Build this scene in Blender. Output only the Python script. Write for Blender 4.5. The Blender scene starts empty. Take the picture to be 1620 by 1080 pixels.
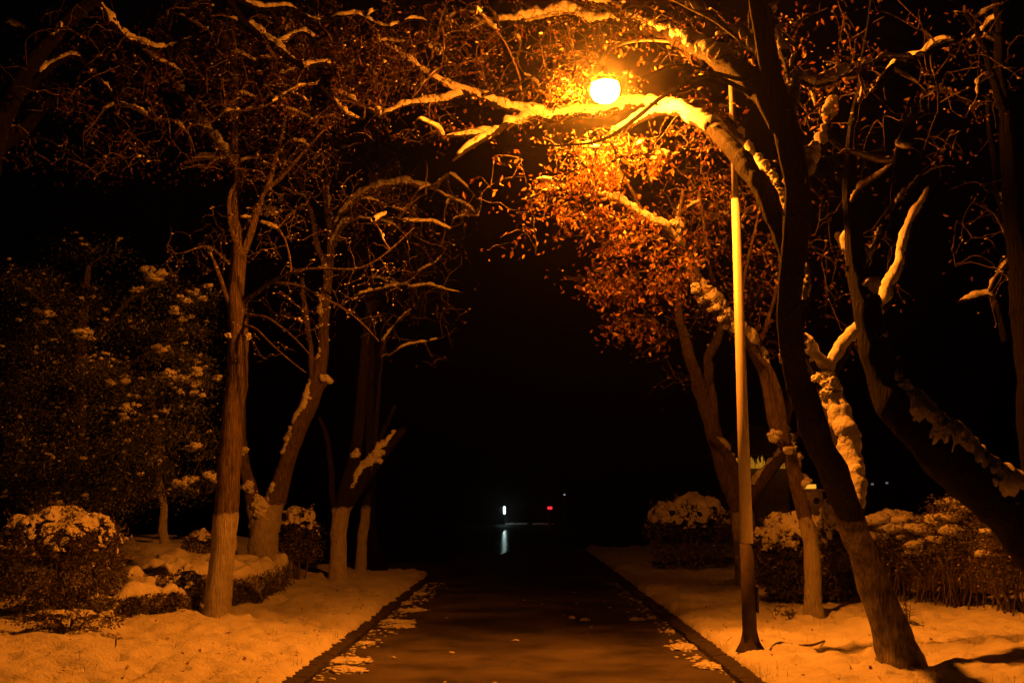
import bpy, math, random
import numpy as np
from mathutils import Vector, Matrix, noise
C = bpy.context.scene
R = math.radians
# ------------------------------------------------------------------ camera, world, exposure
F = 1800.0
PITCH = math.atan(256 / F); YAW = math.atan(17 / F)
CAM = Vector((0, 0, 1.6))
cd = bpy.data.cameras.new('camera'); cam = bpy.data.objects.new('camera', cd); C.collection.objects.link(cam)
cd.lens = F / 1620 * 36; cd.clip_end = 800; cd.clip_start = .05
cam.location = CAM; cam.rotation_euler = (math.pi / 2 + PITCH, 0, YAW)
C.camera = cam
ROT = cam.rotation_euler.to_matrix()
w = bpy.data.worlds.new('World'); C.world = w; w.use_nodes = True
wn = w.node_tree; bg = wn.nodes['Background']
sky = wn.nodes.new('ShaderNodeTexSky'); sky.sky_type = 'NISHITA'; sky.sun_disc = False
sky.sun_elevation = R(-4); sky.sun_rotation = R(200)
wn.links.new(sky.outputs[0], bg.inputs[0]); bg.inputs[1].default_value = 0.02
C.view_settings.view_transform = 'Standard'; C.view_settings.look = 'None'
C.view_settings.exposure = 0; C.view_settings.gamma = 1
LAMP_STRENGTH = 2750
LAMP_COL = (1, .220, .009, 1)

# ------------------------------------------------------------------ geometry helpers
def P(px, py, D):
    d = ROT @ Vector((px - 810, 540 - py, -F))
    return CAM + d * (D / d.y)
def G(px, py, z=0.0):
    d = ROT @ Vector((px - 810, 540 - py, -F))
    return CAM + d * ((z - CAM.z) / d.z)
def px2m(r, D): return r / F * D
def sm(a, b, x):
    t = min(1, max(0, (x - a) / (b - a))); return t * t * (3 - 2 * t)
def nz(p, s=1.0, o=0.0): return noise.noise(Vector((p[0] * s + o, p[1] * s - o, p[2] * s + o * .7)))

_fr = random.Random(77); FOOT = {}
for _ in range(190):
    fx = _fr.choice((-1, 1)) * _fr.uniform(2.25, 5.5); fy = _fr.uniform(8.5, 22); fa = _fr.uniform(-.5, .5); fd = _fr.uniform(.03, .085)
    for ax in (-1, 0, 1):
        for ay in (-1, 0, 1): FOOT.setdefault((int(fx * 2) + ax, int(fy * 2) + ay), []).append((fx, fy, fa, fd))
HOL = []
def lawn_z(x, y):
    n = .060 * noise.noise(Vector((x * 1.1, y * 1.1, 3))) + .062 * noise.noise(Vector((x * 3.1, y * 3.1, 7))) \
        + .036 * noise.noise(Vector((x * 7.5, y * 7.5, 1))) + .016 * noise.noise(Vector((x * 17, y * 17, 4)))
    c = noise.noise(Vector((x * 2.3 + 9, y * 2.3, 5)))
    n -= .08 * max(0, c - .22)
    for fx, fy, fa, fd in FOOT.get((int(x * 2), int(y * 2)), ()):
        dx = x - fx; dy = y - fy; u = (dx + dy * fa) / .085; v = (dy - dx * fa) / .15; q = u * u + v * v
        if q < 4: n += -fd * math.exp(-q * q * .7) + fd * .3 * math.exp(-(q - 1.8) ** 2 * 2)
    for hx, hy, hr in HOL:
        q = math.hypot(x - hx, y - hy) / hr
        if q < 2.5: n += -.06 * math.exp(-q ** 4 * .35) + .035 * math.exp(-(q - 1.65) ** 2 * 6) * (1 + .6 * math.sin(5 * math.atan2(y - hy, x - hx)))
    z = .15 + n
    if x < 0:
        z += .62 * sm(-4.6, -6.6, x) * sm(17.5, 21.5, y) + .10 * sm(-3, -5, x)
    else:
        z += .10 * sm(3.2, 5.5, x)
    return z

for hp, hr in (((1424, 1045), .36), ((1287, 972), .24), ((345, 975), .34), ((1187, 1024), .20)):
    h_ = G(*hp, .15); HOL.append((h_.x, h_.y, hr))

class MB:
    def __init__(s): s.v = []; s.f = []
    def add(s, vs, fs):
        o = len(s.v); s.v.extend(vs); s.f.extend([tuple(i + o for i in f) for f in fs])
    def build(s, name, mat, parent=None, smooth=True, label=None):
        me = bpy.data.meshes.new(name)
        base = parent['_base'] if parent is not None and '_base' in parent else (0, 0, 0)
        b = Vector(base)
        if s.v:
            a = np.array([tuple(p) for p in s.v], dtype=float) - np.array(base)[None]
            me.from_pydata(a.tolist(), [], s.f)
        if smooth: me.polygons.foreach_set('use_smooth', [True] * len(me.polygons))
        me.materials.append(mat); me.update()
        o = bpy.data.objects.new(name, me); C.collection.objects.link(o)
        if parent is not None:
            o.parent = parent; o['_base'] = tuple(base)
        if label: o['label'] = label
        if parent is not None and name in ('snow', 'twigs', 'leaves', 'stems', 'lit_fringe'): o['kind'] = 'stuff'
        return o
    def tube(s, pts, rad, n=8, rough=0.0, rs=6.0, cap=True):
        k = len(pts)
        if k < 2: return
        u = None; vs = []; fs = []
        for i in range(k):
            t = (pts[min(i + 1, k - 1)] - pts[max(i - 1, 0)])
            if t.length < 1e-9: t = Vector((0, 0, 1))
            t.normalize()
            if u is None:
                u = t.orthogonal().normalized()
            else:
                u = (u - t * u.dot(t))
                u = u.normalized() if u.length > 1e-6 else t.orthogonal().normalized()
            w_ = t.cross(u)
            for j in range(n):
                a = 2 * math.pi * j / n
                d = u * math.cos(a) + w_ * math.sin(a)
                r = rad[i]
                if rough:
                    q = pts[i] + d * r
                    r *= 1 + rough * (noise.noise(q * rs) + .5 * noise.noise(q * rs * 2.7))
                vs.append(pts[i] + d * r)
        for i in range(k - 1):
            for j in range(n):
                a = i * n + j; b = i * n + (j + 1) % n
                fs.append((a, b, b + n, a + n))
        if cap:
            fs.append(tuple(range(n - 1, -1, -1))); fs.append(tuple(range((k - 1) * n, k * n)))
        s.add(vs, fs)
    def blob(s, c, rx, ry, rz, sub=2, amp=.25, fr=2.0, seed=0.0, nrm=None):
        vs0, fs = ICO[sub]
        q = nrm.to_track_quat('Z', 'Y').to_matrix() if nrm is not None else None
        vs = []
        for v in vs0:
            r = 1 + amp * (noise.noise(v * fr + Vector((seed, seed * 1.7, -seed))) + .5 * noise.noise(v * fr * 2.3 + Vector((seed, 0, seed))))
            p = Vector((v.x * rx * r, v.y * ry * r, v.z * rz * r))
            if q: p = q @ p
            vs.append(Vector(c) + p)
        s.add(vs, fs)
    def box(s, c, sx, sy, sz, rot=0.0, bev=0.0):
        c = Vector(c); m = Matrix.Rotation(rot, 3, 'Z')
        b = min(bev, sx / 2.1, sy / 2.1, sz / 2.1)
        vs = []; fs = []
        if b <= 0:
            for z in (-1, 1):
                for x, y in ((-1, -1), (1, -1), (1, 1), (-1, 1)): vs.append(c + m @ Vector((x * sx / 2, y * sy / 2, z * sz / 2)))
            fs = [(3, 2, 1, 0), (4, 5, 6, 7)] + [(i, (i + 1) % 4, (i + 1) % 4 + 4, i + 4) for i in range(4)]
        else:
            rings = [(-sz / 2, b), (-sz / 2 + b, 0), (sz / 2 - b, 0), (sz / 2, b)]
            for z, ins in rings:
                X = sx / 2 - ins; Y = sy / 2 - ins; k = b * .6 if ins == 0 else 0
                for x, y in ((-X + k, -Y), (X - k, -Y), (X, -Y + k), (X, Y - k), (X - k, Y), (-X + k, Y), (-X, Y - k), (-X, -Y + k)):
                    vs.append(c + m @ Vector((x, y, z)))
            for r in range(3):
                for i in range(8):
                    a = r * 8 + i; d = r * 8 + (i + 1) % 8
                    fs.append((a, d, d + 8, a + 8))
            fs.append(tuple(range(7, -1, -1))); fs.append(tuple(range(24, 32)))
        s.add(vs, fs)
    def leaf(s, p, size, d, up, w=.5):
        d = d.normalized(); x = d.cross(up)
        if x.length < 1e-4: x = d.orthogonal()
        x.normalize(); n_ = x.cross(d)
        h = size * w * .5
        o = len(s.v)
        s.v.extend([p, p + d * size * .45 + x * h + n_ * h * .5, p + d * size, p + d * size * .45 - x * h + n_ * h * .5])
        s.f.extend([(o, o + 1, o + 2), (o, o + 2, o + 3)])
    def lathe(s, prof, c=(0, 0, 0), n=24):
        c = Vector(c); vs = []; fs = []
        for r, z in prof:
            for j in range(n):
                a = 2 * math.pi * j / n; vs.append(c + Vector((r * math.cos(a), r * math.sin(a), z)))
        for i in range(len(prof) - 1):
            for j in range(n):
                a = i * n + j; b = i * n + (j + 1) % n
                fs.append((a, b, b + n, a + n))
        fs.append(tuple(range(n - 1, -1, -1))); fs.append(tuple(range((len(prof) - 1) * n, len(prof) * n)))
        s.add(vs, fs)

def make_ico():
    t = (1 + 5 ** .5) / 2
    v = [Vector(p).normalized() for p in ((-1, t, 0), (1, t, 0), (-1, -t, 0), (1, -t, 0), (0, -1, t), (0, 1, t), (0, -1, -t), (0, 1, -t), (t, 0, -1), (t, 0, 1), (-t, 0, -1), (-t, 0, 1))]
    f = [(0, 11, 5), (0, 5, 1), (0, 1, 7), (0, 7, 10), (0, 10, 11), (1, 5, 9), (5, 11, 4), (11, 10, 2), (10, 7, 6), (7, 1, 8), (3, 9, 4), (3, 4, 2), (3, 2, 6), (3, 6, 8), (3, 8, 9), (4, 9, 5), (2, 4, 11), (6, 2, 10), (8, 6, 7), (9, 8, 1)]
    out = [(list(v), list(f))]
    for _ in range(6):
        v = list(v); nf = []; cache = {}
        def mid(a, b):
            k = (min(a, b), max(a, b))
            if k not in cache:
                v.append(((v[a] + v[b]) / 2).normalized()); cache[k] = len(v) - 1
            return cache[k]
        for a, b, c in f:
            ab, bc, ca = mid(a, b), mid(b, c), mid(c, a)
            nf += [(a, ab, ca), (b, bc, ab), (c, ca, bc), (ab, bc, ca)]
        f = nf; out.append((list(v), list(f)))
    return out
ICO = make_ico()

def thing(name, label, cat, loc, group=None):
    o = bpy.data.objects.new(name, None); C.collection.objects.link(o)
    o.location = loc; o.empty_display_size = .2
    o['label'] = label; o['category'] = cat; o['_base'] = tuple(loc)
    if group: o['group'] = group
    return o
def tag(o, label, cat, group=None):
    o['label'] = label; o['category'] = cat
    if group: o['group'] = group
def rebase(o):
    me = o.data
    co = np.zeros(len(me.vertices) * 3); me.vertices.foreach_get('co', co); co = co.reshape(-1, 3)
    b = np.array([co[:, 0].mean(), co[:, 1].mean(), co[:, 2].min()]); co -= b
    me.vertices.foreach_set('co', co.ravel()); o.location = Vector(b); me.update()

# ------------------------------------------------------------------ materials
def mat(name):
    m = bpy.data.materials.new(name); m.use_nodes = True
    nt = m.node_tree; b = nt.nodes['Principled BSDF']
    return m, nt, b
def N(nt, t, **kw):
    n = nt.nodes.new(t)
    for k, v in kw.items():
        if k in n.inputs.keys(): n.inputs[k].default_value = v
        else: setattr(n, k, v)
    return n
def ramp(nt, src, stops):
    r = nt.nodes.new('ShaderNodeValToRGB')
    while len(r.color_ramp.elements) < len(stops): r.color_ramp.elements.new(.5)
    for e, (p, c) in zip(r.color_ramp.elements, stops): e.position = p; e.color = (*c, 1)
    nt.links.new(src, r.inputs[0]); return r
def bump(nt, b, src, st, dist=.02):
    n = nt.nodes.new('ShaderNodeBump'); n.inputs['Strength'].default_value = st; n.inputs['Distance'].default_value = dist
    nt.links.new(src, n.inputs['Height']); nt.links.new(n.outputs[0], b.inputs['Normal']); return n
def coords(nt, scale=(1, 1, 1)):
    t = nt.nodes.new('ShaderNodeTexCoord'); m = nt.nodes.new('ShaderNodeMapping'); m.inputs['Scale'].default_value = scale
    nt.links.new(t.outputs['Object'], m.inputs[0]); return m.outputs[0], t.outputs['Object']

def snow_mat(name='snow', dirt=False):
    m, nt, b = mat(name)
    v, _ = coords(nt)
    n1 = N(nt, 'ShaderNodeTexNoise', Scale=28.0, Detail=8.0, Roughness=.65); nt.links.new(v, n1.inputs['Vector'])
    n2 = N(nt, 'ShaderNodeTexNoise', Scale=4.0, Detail=5.0); nt.links.new(v, n2.inputs['Vector'])
    r = ramp(nt, n2.outputs[0], [(.3, (.70, .70, .70)), (.7, (.84, .84, .84))])
    col = r.outputs[0]
    if dirt:
        n3 = N(nt, 'ShaderNodeTexNoise', Scale=34.0, Detail=3.0); nt.links.new(v, n3.inputs['Vector'])
        r3 = ramp(nt, n3.outputs[0], [(.70, (1, 1, 1)), (.78, (.25, .2, .15))])
        mx = N(nt, 'ShaderNodeMix', data_type='RGBA', blend_type='MULTIPLY'); mx.inputs[0].default_value = 1
        nt.links.new(col, mx.inputs[6]); nt.links.new(r3.outputs[0], mx.inputs[7]); col = mx.outputs[2]
    nt.links.new(col, b.inputs['Base Color'])
    b.inputs['Roughness'].default_value = .75; b.inputs['Specular IOR Level'].default_value = .25
    bump(nt, b, n1.outputs[0], .9, .035)
    return m
M_SNOW = snow_mat(); M_LAWN = snow_mat('trodden_snow', True)

def bark_mat(name, c1, c2, wash=None, clean=True):
    m, nt, b = mat(name)
    v, vo = coords(nt, (1, 1, .10))
    n1 = N(nt, 'ShaderNodeTexNoise', Scale=46.0, Detail=6.0, Roughness=.62); nt.links.new(v, n1.inputs['Vector'])
    n2 = N(nt, 'ShaderNodeTexNoise', Scale=7.0, Detail=4.0); nt.links.new(vo, n2.inputs['Vector'])
    r = ramp(nt, n1.outputs[0], [(.32, c1), (.68, c2)])
    col = r.outputs[0]
    if wash:
        sx = nt.nodes.new('ShaderNodeSeparateXYZ'); nt.links.new(vo, sx.inputs[0])
        a = N(nt, 'ShaderNodeMath', operation='MULTIPLY_ADD'); nt.links.new(n1.outputs[0], a.inputs[0]); a.inputs[1].default_value = .12
        a2 = N(nt, 'ShaderNodeMath', operation='MULTIPLY_ADD'); nt.links.new(n2.outputs[0], a2.inputs[0]); a2.inputs[1].default_value = .42; nt.links.new(sx.outputs[2], a2.inputs[2]); nt.links.new(a2.outputs[0], a.inputs[2])
        g = ramp(nt, a.outputs[0], [(.0, (1, 1, 1)), (1, (0, 0, 0))])
        mr = N(nt, 'ShaderNodeMapRange'); nt.links.new(a.outputs[0], mr.inputs[0])
        mr.inputs[1].default_value = wash + .25; mr.inputs[2].default_value = wash + .30; mr.inputs[3].default_value = 1; mr.inputs[4].default_value = 0
        av = N(nt, 'ShaderNodeMix', data_type='FLOAT'); av.inputs[0].default_value = .45
        nt.links.new(n1.outputs[0], av.inputs[2]); nt.links.new(n2.outputs[0], av.inputs[3])
        rw = ramp(nt, av.outputs[0], [(.34, (.22, .18, .14)), (.42, (.52, .49, .44)), (.6, (.72, .69, .63))] if clean else [(.40, (.10, .08, .06)), (.50, (.26, .23, .19)), (.64, (.5, .47, .42))])
        nt.nodes.remove(g)
        mx = N(nt, 'ShaderNodeMix', data_type='RGBA'); nt.links.new(mr.outputs[0], mx.inputs[0])
        nt.links.new(col, mx.inputs[6]); nt.links.new(rw.outputs[0], mx.inputs[7]); col = mx.outputs[2]
    nt.links.new(col, b.inputs['Base Color']); b.inputs['Roughness'].default_value = .85
    b.inputs['Specular IOR Level'].default_value = .2
    bump(nt, b, n1.outputs[0], 1.0, .09)
    return m
BC1, BC2 = (.06, .045, .034), (.27, .21, .155)
M_BARK = bark_mat('bark', BC1, BC2)
M_BARK_SHADED = bark_mat('shade_darkened_bark', (.004, .003, .0025), (.015, .011, .008))  # bark colour blackened to stand in for trunk sides left unlit
M_TWIG = bark_mat('twig_bark', (.10, .075, .055), (.30, .225, .16))
WASHED = {}
def washed(h, dark=False):
    if (h, dark) not in WASHED: WASHED[(h, dark)] = washed_(h, dark)
    return WASHED[(h, dark)]
def washed_(h, dark=False):
    return bark_mat('dark_bark_limewashed', (.010, .008, .006), (.05, .038, .028), h, h > 1.31) if dark else bark_mat('bark_limewashed', BC1, BC2, h)  # dark variant: shade of the unlit trunk put into the bark colour

def leaf_mat(name, cols, transl=.35, rough=.5, spec=.3):
    m, nt, b = mat(name)
    g = nt.nodes.new('ShaderNodeNewGeometry')
    r = ramp(nt, g.outputs['Random Per Island'], [(i / (len(cols) - 1), c) for i, c in enumerate(cols)])
    nt.links.new(r.outputs[0], b.inputs['Base Color']); b.inputs['Roughness'].default_value = rough
    b.inputs['Specular IOR Level'].default_value = spec
    tr = nt.nodes.new('ShaderNodeBsdfTranslucent'); nt.links.new(r.outputs[0], tr.inputs[0])
    mx = nt.nodes.new('ShaderNodeMixShader'); mx.inputs[0].default_value = transl
    nt.links.new(b.outputs[0], mx.inputs[1]); nt.links.new(tr.outputs[0], mx.inputs[2])
    nt.links.new(mx.outputs[0], nt.nodes['Material Output'].inputs[0])
    return m
M_DRY = leaf_mat('dry_leaves', [(.10, .03, .01), (.22, .08, .025), (.16, .05, .018), (.58, .38, .17), (.30, .14, .05), (.12, .04, .015), (.66, .44, .20), (.28, .12, .04), (.15, .05, .02)], .5)
M_SHADELEAF = leaf_mat('shade_darkened_leaves', [(.045, .015, .007), (.12, .045, .018), (.07, .025, .01), (.16, .07, .03)], .4)  # leaf colour darkened for the shade inside the left canopy
M_EVER = leaf_mat('evergreen_leaves', [(.05, .07, .025), (.10, .13, .045), (.17, .18, .07), (.07, .07, .03), (.12, .14, .05), (.10, .10, .05), (.50, .48, .44)], .2, .33, .7)
M_BUSH = leaf_mat('shrub_leaves', [(.05, .055, .022), (.12, .11, .05), (.20, .15, .07), (.08, .05, .03), (.14, .12, .06), (.10, .08, .04), (.50, .48, .44)], .2, .38, .6)

def plain(name, col, rough=.6, metal=0, spec=.5, ns=12.0, var=.25, bs=.15):
    m, nt, b = mat(name)
    v, _ = coords(nt)
    n1 = N(nt, 'ShaderNodeTexNoise', Scale=ns, Detail=6.0); nt.links.new(v, n1.inputs['Vector'])
    r = ramp(nt, n1.outputs[0], [(.3, tuple(c * (1 - var) for c in col)), (.7, tuple(min(1, c * (1 + var)) for c in col))])
    nt.links.new(r.outputs[0], b.inputs['Base Color']); b.inputs['Roughness'].default_value = rough
    b.inputs['Metallic'].default_value = metal; b.inputs['Specular IOR Level'].default_value = spec
    bump(nt, b, n1.outputs[0], bs, .01); return m
def emis(name, col, st):
    m = bpy.data.materials.new(name); m.use_nodes = True; nt = m.node_tree; nt.nodes.clear()
    e = nt.nodes.new('ShaderNodeEmission'); e.inputs[0].default_value = (*col[:3], 1); e.inputs[1].default_value = st
    o = nt.nodes.new('ShaderNodeOutputMaterial'); nt.links.new(e.outputs[0], o.inputs[0]); return m
M_POLE = plain('painted_pole', (.60, .58, .54), .5, 0, .5, 6, .06, .05)
M_POLE_DARK = plain('dark_painted_steel', (.055, .042, .034), .75, 0, .25, 9, .35)
M_STEEL = plain('weathered_steel', (.22, .20, .18), .5, .2, .5, 9, .3)
M_STONE = plain('stone', (.66, .63, .57), .8, 0, .3, 9, .3, .5)
M_KERB = plain('kerb_stone', (.045, .038, .032), .85, 0, .3, 14, .5, .8)
M_WOOD = plain('old_boards', (.16, .11, .075), .8, 0, .2, 7, .4, .5)
M_WALL = plain('render_wall', (.20, .17, .14), .85, 0, .2, 3, .3, .3)

def asphalt():
    m, nt, b = mat('wet_asphalt')
    v, _ = coords(nt)
    n1 = N(nt, 'ShaderNodeTexNoise', Scale=75.0, Detail=4.0, Roughness=.7); nt.links.new(v, n1.inputs['Vector'])
    n2 = N(nt, 'ShaderNodeTexNoise', Scale=1.1, Detail=7.0, Roughness=.6); nt.links.new(v, n2.inputs['Vector'])
    r = ramp(nt, n2.outputs[0], [(.35, (.038, .034, .031)), (.65, (.125, .11, .10))])
    n3 = N(nt, 'ShaderNodeTexNoise', Scale=22.0, Detail=5.0); nt.links.new(v, n3.inputs['Vector'])
    r3 = ramp(nt, n3.outputs[0], [(.66, (0, 0, 0)), (.76, (.35, .35, .35))])
    mx = N(nt, 'ShaderNodeMix', data_type='RGBA', blend_type='ADD'); mx.inputs[0].default_value = .35
    nt.links.new(r.outputs[0], mx.inputs[6]); nt.links.new(r3.outputs[0], mx.inputs[7])
    nt.links.new(mx.outputs[2], b.inputs['Base Color'])
    rr = ramp(nt, n2.outputs[0], [(.35, (.42, .42, .42)), (.6, (.68, .68, .68))]); nt.links.new(rr.outputs[0], b.inputs['Roughness'])
    b.inputs['Specular IOR Level'].default_value = .35
    bump(nt, b, n1.outputs[0], 1.0, .012); return m
M_ASPH = asphalt()

# ------------------------------------------------------------------ setting
def struct(o): o['kind'] = 'structure'; return o
g = MB(); g.add([Vector((-250, -40, -.03)), Vector((250, -40, -.03)), Vector((250, 500, -.03)), Vector((-250, 500, -.03))], [(0, 1, 2, 3)])
struct(g.build('ground', plain('dark_soil', (.025, .02, .016), .95, 0, .1, 2, .4), None, False))
PW = 1.97
g = MB(); ys = [-6, 8, 10, 12, 15, 20, 26, 40, 60, 95]
for i, y in enumerate(ys): g.v += [Vector((-PW - .05, y, 0)), Vector((PW + .05, y, 0))]
g.f = [(2 * i, 2 * i + 1, 2 * i + 3, 2 * i + 2) for i in range(len(ys) - 1)]
struct(g.build('path', M_ASPH, None, False))
g = MB(); g.add([Vector((-60, 26.6, -.004)), Vector((60, 26.6, -.004)), Vector((60, 31.5, -.004)), Vector((-60, 31.5, -.004))], [(0, 1, 2, 3)])
struct(g.build('crossing_road', M_ASPH, None, False))

def kerb(sgn, y0, y1, name):
    m = MB(); prof = [(-.035, 0), (-.03, .05), (.0, .060), (.06, .068), (.13, .07), (.16, .02)]
    y = y0; rows = 0
    while y < y1:
        joint = 1 if (y % .75) < .05 else 0
        for k, (dx, z) in enumerate(prof):
            p = Vector((dx + PW, y, z))
            q = 1 - .35 * joint
            e = .035 * noise.noise(Vector((y * 1.3, sgn, k * .3))) + .02 * noise.noise(Vector((y * 5, k * .4, sgn)))
            m.v.append(Vector((sgn * (PW + dx + e), y, max(.0, z * q + .018 * noise.noise(Vector((y * 7, k * .8, 3)))) - (.01 if k in (0, 5) else 0))))
        rows += 1; y += .05 if y < 20 else .2
    n = len(prof)
    for i in range(rows - 1):
        for k in range(n - 1):
            q = (i * n + k, i * n + k + 1, (i + 1) * n + k + 1, (i + 1) * n + k)
            m.f.append(q if sgn > 0 else q[::-1])
    return struct(m.build(name, M_KERB, None, False))
kerb(-1, 2, 26, 'kerb'); kerb(1, 2, 40, 'kerb')

def lawn(sgn, y0, y1, name, xmax=16, fine=True):
    ys = []; y = y0
    while y < y1:
        ys.append(y); y += (.045 if y < 15 else .07 if y < 20 else .12 if y < 28 else .5) if fine else 1.0
    ys.append(y1)
    xs = []; s = 0
    while s < xmax:
        xs.append(s); s += .012 if s < .06 else .03 if s < .2 else .05 if s < 3.5 else .09 if s < 6 else .4
    xs.append(xmax)
    m = MB()
    for y in ys:
        e = PW + .085 + .07 * noise.noise(Vector((y * 1.7, sgn * 4, 0))) + .05 * noise.noise(Vector((y * 6, sgn * 9, 0))) + .02 * noise.noise(Vector((y * 19, sgn * 9, 0)))
        if sgn > 0: e += .05
        if sgn < 0 and y1 < 30: e += .9 * max(0, (y - (y1 - 1.0))) ** 2
        for s in xs:
            x = sgn * (e + s)
            f = min(1, s / .22); f = math.sqrt(max(0, 1 - (1 - f) ** 2))
            z = lawn_z(x, y)
            if not fine: z = .12
            endf = min(1, (y1 - y) / .3 + .001); endf = math.sqrt(max(0, 1 - (1 - endf) ** 2))
            m.v.append(Vector((x, y, .02 + (z - .02) * f * endf)))
    n = len(xs)
    for i in range(len(ys) - 1):
        for j in range(n - 1):
            q = (i * n + j, i * n + j + 1, (i + 1) * n + j + 1, (i + 1) * n + j)
            m.f.append(q if sgn > 0 else q[::-1])
    return struct(m.build(name, M_LAWN, None))
lawn(-1, 7.5, 26.4, 'snowy_lawn'); lawn(1, 7.5, 40, 'snowy_lawn')

# ------------------------------------------------------------------ lamp post
base = G(1187, 1024, .14); LD = base.y
lamp_c = P(957, 140, LD + .05)
t = thing('street_lamp', 'tall pale lamp post, dark at its foot, with glowing orange lamp on a curved arm', 'street lamp', (base.x, base.y, .10))
bx, by = base.x, base.y
def zy(py): return P(1180, py, LD).z
z1, z2, ztop = zy(860), zy(315), zy(92)
def lean(z): return Vector((bx - .012 * z * .35, by, z))
m = MB(); m.tube([lean(.12), lean(z1)], [.074, .070], 20)
sleeve = m.build('post_base_sleeve', M_POLE_DARK, t)
m = MB(); m.lathe([(.155, .10), (.15, .115), (.10, .20), (.078, .30), (.078, .31)], (bx, by, 0), 4)
m.build('base_flange', M_POLE_DARK, sleeve)
m = MB(); m.box((bx + .082, by - .01, .62), .02, .07, .26, 0, .004); m.build('access_door', M_POLE_DARK, sleeve)
m = MB(); m.tube([lean(z1 - .01), lean(2.5), lean(z2)], [.066, .058, .045], 20); m.build('post', M_POLE, t)
m = MB(); m.tube([lean(z2 - .01), lean(ztop)], [.038, .034], 14); m.build('upper_post', M_STEEL, t)
m = MB()
top = lean(ztop)
arm = [top + Vector((0, 0, -.1)), top, P(1135, 82, LD), P(1090, 70, LD), P(1036, 63, LD), P(994, 66, LD), P(967, 77, LD), P(954, 94, LD), lamp_c + Vector((-.01, 0, .26))]
def cr(pts, step=.06):
    """Catmull-Rom through tuples (Vector, r)"""
    out = []; rr = []
    n = len(pts)
    for i in range(n - 1):
        p0 = pts[max(i - 1, 0)]; p1 = pts[i]; p2 = pts[i + 1]; p3 = pts[min(i + 2, n - 1)]
        k = max(2, int((p2[0] - p1[0]).length / step))
        for j in range(k):
            u = j / k
            def f(a, b, c, d): return .5 * ((2 * b) + (c - a) * u + (2 * a - 5 * b + 4 * c - d) * u * u + (-a + 3 * b - 3 * c + d) * u ** 3)
            out.append(f(p0[0], p1[0], p2[0], p3[0])); rr.append(p1[1] + (p2[1] - p1[1]) * u)
    out.append(pts[-1][0]); rr.append(pts[-1][1])
    return out, rr
ap, ar = cr([(p, .024) for p in arm])
m.tube(ap, ar, 10); m.build('arm', M_STEEL, t)
m = MB(); m.lathe([(.02, .27), (.03, .24), (.04, .19), (.06, .14), (.10, .10), (.150, .062), (.158, .052), (.15, .048), (.05, .12)], lamp_c, 24)
hood = m.build('lamp_shade', M_STEEL, t)
m = MB(); m.lathe([(.01, .06), (.10, .055), (.14, .04), (.156, .010), (.160, -.03), (.148, -.08), (.118, -.125), (.07, -.152), (.02, -.162)], lamp_c, 20)
m.build('glowing_bowl', emis('sodium_light', LAMP_COL, LAMP_STRENGTH), hood)

# ------------------------------------------------------------------ tree machinery
def limbpts(raw):
    """raw: list of (px,py,D,radius_px)"""
    return cr([(P(a, b, d), px2m(r, d)) for a, b, d, r in raw], .07)

def snow_along(mb, pts0, rad0, cover=.8, amt=1.0, seed=0.0, ripple=0.0, n=20, span=(0, 1)):
    """snow lying on the upper side of a limb, with broken edges and gaps"""
    q0, q1 = int(span[0] * len(pts0)), int(span[1] * len(pts0)); pts0 = pts0[q0:q1]; rad0 = rad0[q0:q1]
    pts, rad = [], []
    for i in range(len(pts0) - 1):
        L = (pts0[i + 1] - pts0[i]).length; k = max(1, int(L / .022))
        for j in range(k):
            u = j / k; pts.append(pts0[i].lerp(pts0[i + 1], u)); rad.append(rad0[i] * (1 - u) + rad0[i + 1] * u)
    k = len(pts)
    if k < 4: return
    M = []; V = []; s = 0
    for i in range(k):
        t = (pts[min(i + 2, k - 1)] - pts[max(i - 2, 0)]).normalized()
        if i: s += (pts[i] - pts[i - 1]).length
        nn = Vector((0, 0, 1)) - t * t.z; flat = nn.length
        if flat < 1e-3: nn = t.orthogonal()
        nn.normalize(); bb = t.cross(nn); r = rad[i]
        gap = .75 * noise.noise(Vector((s * 1.5, seed, 0))) + .45 * noise.noise(Vector((s * 5, seed, 9)))
        rip = ripple * math.sin(s * 46 + 2.5 * noise.noise(Vector((s * 4, seed, 3))))
        for j in range(n):
            a = 2 * math.pi * j / n; ca = math.cos(a)
            d = nn * ca + bb * math.sin(a); p = pts[i] + d * r
            m = ca * .9 + .55 * noise.noise(p * 6 + Vector((seed, 0, 0))) + .42 * noise.noise(p * 21) + .25 * noise.noise(p * 50) + gap + (cover - .95) - (1 - flat) * 1.7 + rip * .5
            h = min(.42 * r + .016, .042) * amt * sm(0, .6, m) * (1 + .7 * noise.noise(p * 6) + .35 * noise.noise(p * 17) + .12 * noise.noise(p * 45) + rip * .8) * (.55 + .75 * max(0, ca))
            h *= min(1, (k - 1 - i) / 4); m -= 1.2 * max(0, 1 - (k - 1 - i) / 8) + (1.7 * max(0, 1 - i / 44) if span[0] > 0 else 0)
            M.append(m); V.append(pts[i] + d * (r * .9 + h * 1.25 + .12 * r * sm(0, .3, m)))
    o = len(mb.v); used = {}
    for i in range(k - 1):
        for j in range(n):
            q = (i * n + j, i * n + (j + 1) % n, (i + 1) * n + (j + 1) % n, (i + 1) * n + j)
            if max(M[e] for e in q) > 0:
                f = []
                for e in q:
                    if e not in used: used[e] = len(mb.v); mb.v.append(V[e])
                    f.append(used[e])
                mb.f.append(tuple(f))

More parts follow.
